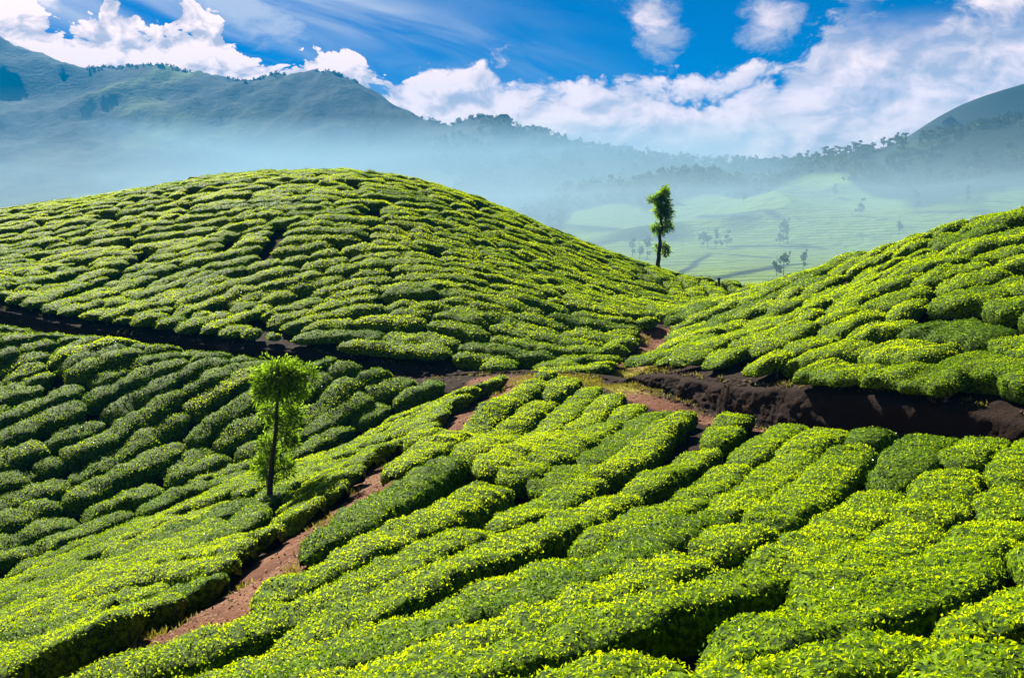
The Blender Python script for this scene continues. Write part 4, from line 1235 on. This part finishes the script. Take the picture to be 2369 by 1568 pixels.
# forest on the slopes: one mass
def build_forest():
    R = np.random.default_rng(3)
    temps = [far_tree_mesh(300 + i, 9, 11, 32, qs=2.0) for i in range(6)]
    xs = R.uniform(-900, 1000, 60000); ysr = R.uniform(800, 2500, 60000)
    u, v = project(np.stack([xs, ysr, far_z(xs, ysr)], -1))
    tm = tea_mask(xs, ysr)
    clus = fbm(xs / 60, ysr / 60, 15.0, 3)
    ok = (u > 1000) & (u < 2450) & (ysr < 1700) & (tm < 0.35) & (clus > -0.25) & (v < 560)
    idx = np.where(ok)[0][:2500]
    # some along the crest of the far left mountain
    cu = R.uniform(180, 1250, 420)
    Vs, Fs, Ms, Ts = [], [], [], []; off_ = 0
    places = [(xs[i], ysr[i], R.uniform(0.7, 1.35)) for i in idx]
    for c in cu:
        if vnoise(np.array(c / 40.0), np.array(0.0), 3.0) < -0.35: continue
        q = P(c, 400, 1.0); Ys = np.arange(1500, 2800, 8.0); g = far_z(q[0] * Ys, Ys); y = Ys[int(np.argmax(g / Ys))] - R.uniform(0, 25)
        places.append((q[0] * y, y, R.uniform(0.3, 0.8)))
    for k, (x, y, s_) in enumerate(places):
        V, F, mi, tn = temps[k % 6]
        a = R.uniform(0, 6.28); c, s2 = math.cos(a) * s_, math.sin(a) * s_
        z = float(far_z(np.array([x]), np.array([y]))[0]) - 1.0
        W_ = np.stack([V[:, 0] * c - V[:, 1] * s2 + x, V[:, 0] * s2 + V[:, 1] * c + y, V[:, 2] * s_ + z], 1)
        Vs.append(W_); Fs.append(F + off_); Ms.append(mi); Ts.append(np.clip(tn * 0.7 + R.normal(0.1, 0.2), 0, 1)); off_ += len(V)
    F = np.vstack(Fs)
    o = make_mesh('forest', np.vstack(Vs), F, [M_BARK, M_FAR_LEAF], None, np.concatenate(Ms), np.zeros(len(F), bool), np.concatenate(Ts))
    tag(o, 'dark hazy woodland covering the ridge and the far mountain slopes', 'forest', kind='stuff')
build_forest()

def rock(name, label, p, r):
    import bmesh
    bm = bmesh.new(); bmesh.ops.create_icosphere(bm, subdivisions=3, radius=1)
    for v in bm.verts:
        c = v.co; n = float(fbm(np.array(c.x * 1.7), np.array(c.y * 1.7), c.z * 1.7 + r[0], 3))
        v.co = Vector((c.x * r[0], c.y * r[1], c.z * r[2])) * (1 + 0.35 * n)
    me = bpy.data.meshes.new(name); bm.to_mesh(me); bm.free(); me.materials.append(M_GRASSY)
    o = bpy.data.objects.new(name, me); COL.objects.link(o); o.location = p
    tag(o, label, 'rock')
q = crest_point(1160, 0, 2400)
rock('rock_outcrop', 'small domed rock standing on the hazy ridge below the clouds', (q[0], q[1], q[2] - 2), (17, 15, 13))
rp = P(2195, 284, 1480)
rock('rock_outcrop', 'little dark boulder on the bare skyline of the right mountain', rp, (9, 8, 8))

# three dark stumps poking over the rim of the saddle
for i, (u, lab) in enumerate([(1621, 'leftmost of three dark stumps poking over the saddle rim'), (1641, 'middle one of three dark stumps poking over the saddle rim'), (1663, 'rightmost of three dark stumps poking over the saddle rim')]):
    Ys = np.arange(80, 110, 0.5); q = P(u, 640, 1.0); g = z_up(q[0] * Ys, Ys); y = Ys[int(np.argmax(g / Ys))] - 0.5
    x = q[0] * y; z = float(z_up(x, y))
    V, F = tube([(0, 0, 0), (0.02, 0, 0.6), (0.0, 0.03, 0.92), (0.0, 0.03, 0.93)], [0.16, 0.12, 0.14, 0.01], 8)
    o = make_mesh('stump', V, F, M_BARK); o.location = (x, y, z); tag(o, lab, 'stump', 'stumps on the saddle rim')

# grass tufts on the banks and path edges
def tufts():
    R = np.random.default_rng(19); P_ = []
    def scatter(line, off_lo, off_hi, n, sgn=None):
        c = cum(line); s_ = R.uniform(0, c[-1], n)
        x = np.interp(s_, c, line[:, 0]); y = np.interp(s_, c, line[:, 1])
        tx = np.interp(s_ + .2, c, line[:, 0]) - x; ty = np.interp(s_ + .2, c, line[:, 1]) - y
        L = np.hypot(tx, ty) + 1e-6
        o_ = R.uniform(off_lo, off_hi, n) * (R.choice([-1, 1], n) if sgn is None else sgn)
        x = x - ty / L * o_; y = y + tx / L * o_
        keep = vnoise(x * 0.7, y * 0.7, 4.0) > 0.0
        P_.append(np.stack([x[keep], y[keep]], 1))
    scatter(BANK, -1.0, 0.6, 2600, 1)
    scatter(TRAIL_XY, 0.45, 1.1, 900)
    scatter(NOTCH, 0.5, 1.3, 700)
    jx, jy, _ = P(1400, 872, 49.5)
    P_.append(np.stack([jx + R.normal(0, 2.6, 1500), jy + R.normal(0, 1.8, 1500)], 1))
    q = np.vstack(P_); q = np.repeat(q, 7, 0) + R.normal(0, 0.07, (len(q) * 7, 2))
    z = ground_z(q[:, 0], q[:, 1]); n = len(q)
    h = R.uniform(0.06, 0.20, n)[:, None]; b = np.column_stack([q, z - 0.01])
    t = b + np.column_stack([R.normal(0, .5, n), R.normal(0, .5, n), np.ones(n)]) * h
    a = R.uniform(0, 6.28, n); w = 0.010 + 0.12 * h
    sd = np.column_stack([np.cos(a), np.sin(a), np.zeros(n)]) * w * 0.5
    m = (b + t) / 2 + sd * 0.4
    V = np.stack([b - sd, m - sd, t, m + sd], 1).reshape(-1, 3); F = np.arange(len(V)).reshape(-1, 4)
    mt = leaf_material("grass_blade", (0.07, 0.08, 0.01), (0.20, 0.18, 0.02), (0.36, 0.28, 0.07), (0.40, 0.36, 0.05), transmit=0.4, spec=0.0, scale=1.5)
    o = make_mesh('grass', V, F, mt, smooth=np.zeros(len(F), bool), tone=R.random(len(F)))
    tag(o, 'short dry grass tufts on the earth banks and along the paths', 'grass', kind='stuff')
tufts()

# clods and stones crumbled from the banks
def clods():
    R = np.random.default_rng(29)
    base = np.array([(1, 0, 0), (-1, 0, 0), (0, 1, 0), (0, -1, 0), (0, 0, 1), (0, 0, -1), (.6, .6, .5), (-.6, .6, .5), (.6, -.6, .5), (-.6, -.6, .5)], float)
    fb = np.array([(0, 6, 4), (2, 4, 6), (2, 7, 4), (1, 4, 7), (1, 9, 4), (3, 4, 9), (3, 8, 4), (0, 4, 8), (0, 2, 6), (2, 1, 7), (1, 3, 9), (3, 0, 8), (2, 0, 5), (1, 2, 5), (3, 1, 5), (0, 3, 5)])
    Vs, Fs = [], []; o_ = 0
    for line, lo, hi, n, sz in ((BANK[6:], -0.9, 0.5, 2200, (.03, .13)), (TRAIL_XY, -1.3, 1.3, 900, (.015, .05)), (ROAD_XY, -1.3, 1.6, 900, (.02, .08)), (NOTCH, -1.0, 1.0, 300, (.02, .07))):
        c = cum(line); s_ = R.uniform(0, c[-1], n)
        x = np.interp(s_, c, line[:, 0]); y = np.interp(s_, c, line[:, 1])
        tx = np.interp(s_ + .2, c, line[:, 0]) - x; ty = np.interp(s_ + .2, c, line[:, 1]) - y
        L = np.hypot(tx, ty) + 1e-6; q = R.uniform(lo, hi, n)
        x = x - ty / L * q; y = y + tx / L * q
        z = ground_z(x, y)
        r_ = sz[0] + (sz[1] - sz[0]) * R.random(n) ** 2.5
        for k in range(n):
            if not (-25 < x[k] < 30 and y[k] < 66): continue
            V = base * (1 + R.normal(0, .22, (10, 1))) * r_[k] * np.array([1, R.uniform(.6, 1), R.uniform(.5, .9)])
            a = R.uniform(0, 6.28); ca, sa = math.cos(a), math.sin(a)
            Vs.append(np.stack([V[:, 0] * ca - V[:, 1] * sa + x[k], V[:, 0] * sa + V[:, 1] * ca + y[k], V[:, 2] + z[k] + r_[k] * .15], 1)); Fs.append(fb + o_); o_ += 10
    mt = plain_material("clod", lambda N, pos: (N.mix(N.noise(pos, 3.0, 4, 0.7), (0.03, 0.018, 0.013), (0.17, 0.095, 0.065)), None, None))
    F = np.vstack(Fs)
    o = make_mesh('clods', np.vstack(Vs), F, mt, smooth=np.zeros(len(F), bool))
    tag(o, 'crumbled earth clods and stones below the banks and along the paths', 'clods', kind='stuff')
    # exposed roots hanging down the bank faces
    lst = []
    c = cum(BANK)
    for _ in range(150):
        s0 = R.uniform(0, c[-1]); x0, y0 = np.interp(s0, c, BANK[:, 0]), np.interp(s0, c, BANK[:, 1])
        if not (-20 < x0 < 26) or y0 > 62: continue
        tx = np.interp(s0 + .2, c, BANK[:, 0]) - x0; ty = np.interp(s0 + .2, c, BANK[:, 1]) - y0; L = math.hypot(tx, ty)
        nx, ny = ty / L, -tx / L
        pts = []
        w = R.uniform(-.3, .3)
        for k in range(6):
            t = -0.35 + 0.2 * k
            x = x0 + nx * t + tx / L * w * k * .5 + R.normal(0, .03); y = y0 + ny * t + ty / L * w * k * .5 + R.normal(0, .03)
            pts.append((x, y, float(ground_z(np.array([x]), np.array([y]))[0]) + 0.035))
        lst.append(tube(pts, np.linspace(R.uniform(.012, .03), .005, 6), 4))
    V, F = join(lst)
    o = make_mesh('roots', V, F, M_STEM)
    tag(o, 'thin pale roots hanging down the dark earth banks', 'roots', kind='stuff')
clods()

# leaf litter and small clods on the open soil
def litter():
    R = np.random.default_rng(9); Vs = []
    for line, w, n in ((TRAIL_XY, 0.9, 2600), (NOTCH, 1.0, 1000), (ROAD_XY, 1.4, 2600)):
        c = cum(line); s_ = R.uniform(0, c[-1], n)
        x = np.interp(s_, c, line[:, 0]) + R.normal(0, w * .55, n); y = np.interp(s_, c, line[:, 1]) + R.normal(0, w * .55, n)
        z = ground_z(x, y) + 0.03
        sz = R.uniform(0.02, 0.055, n)[:, None]
        a = R.normal(0, 1, (n, 3)) * [1, 1, .35]; a /= np.linalg.norm(a, axis=1)[:, None]
        b = np.cross(a, R.normal(0, .3, (n, 3)) + [0, 0, 1]); b /= np.linalg.norm(b, axis=1)[:, None]
        p = np.stack([x, y, z], 1)
        Vs.append(np.stack([p - a * sz, p - b * sz * .6, p + a * sz, p + b * sz * .6], 1).reshape(-1, 3))
    V = np.vstack(Vs); F = np.arange(len(V)).reshape(-1, 4)
    mt = plain_material("dry_leaf", lambda N, pos: (N.mix(N.noise(pos, 5.0, 2), (0.10, 0.05, 0.03), (0.42, 0.30, 0.17)), None, None))
    o = make_mesh('leaf_litter', V, F, mt, smooth=np.zeros(len(F), bool))
    tag(o, 'dry leaves and clods scattered over the red earth paths', 'leaf litter', kind='stuff')
litter()

# ------------------------------------------------------------------ haze
def box(name, x0, x1, y0, y1, z0, z1, mt):
    V = [(x, y, z) for x in (x0, x1) for y in (y0, y1) for z in (z0, z1)]
    F = [(0, 1, 3, 2), (4, 6, 7, 5), (0, 4, 5, 1), (2, 3, 7, 6), (0, 2, 6, 4), (1, 5, 7, 3)]
    return make_mesh(name, V, F, mt, smooth=[False] * 6)
def haze_mat(name, col, dens, ani):
    mt, N = material(name)
    v = N.n('ShaderNodeVolumePrincipled')
    v.inputs['Color'].default_value = (*col, 1); v.inputs['Density'].default_value = dens; v.inputs['Anisotropy'].default_value = ani
    out = N.n('ShaderNodeOutputMaterial'); N.link(v.outputs[0], out.inputs['Volume'])
    return mt
lowest = float(min(ZF.min(), ZLO.min())) - 2
highest = float(max(ZF.max(), zrm.max())) + 12
o = box('haze', -5200, 5200, -40, 4200, lowest - 1, highest, haze_mat("haze_air", (0.00, 0.27, 0.62), 0.00019, 0.0))
tag(o, 'pale blue haze filling the air between the camera and mountains', 'haze', kind='stuff')
o = box('mist', -260, 380, 200, 2500, lowest - 0.5, 26, haze_mat("mist_air", (0.36, 0.53, 0.68), 0.0015, 0.1))
tag(o, 'thin white morning mist lying low in the valley behind the main hill', 'mist', kind='stuff')
o = box('mist', -430, 300, 1000, 2300, lowest - 0.4, 100, haze_mat("mist_bank_air", (0.28, 0.47, 0.62), 0.0023, 0.1))
tag(o, 'thick pale mist bank lying against the foot of the left mountains', 'mist', kind='stuff')
print("haze z", lowest, highest)

nt = 0
for o in scene.objects:
    if o.type == 'MESH': nt += sum(len(p.vertices) - 2 for p in o.data.polygons) if len(o.data.polygons) < 2000 else 2 * len(o.data.polygons)
print("TRIS", nt, "objects", len(scene.objects))
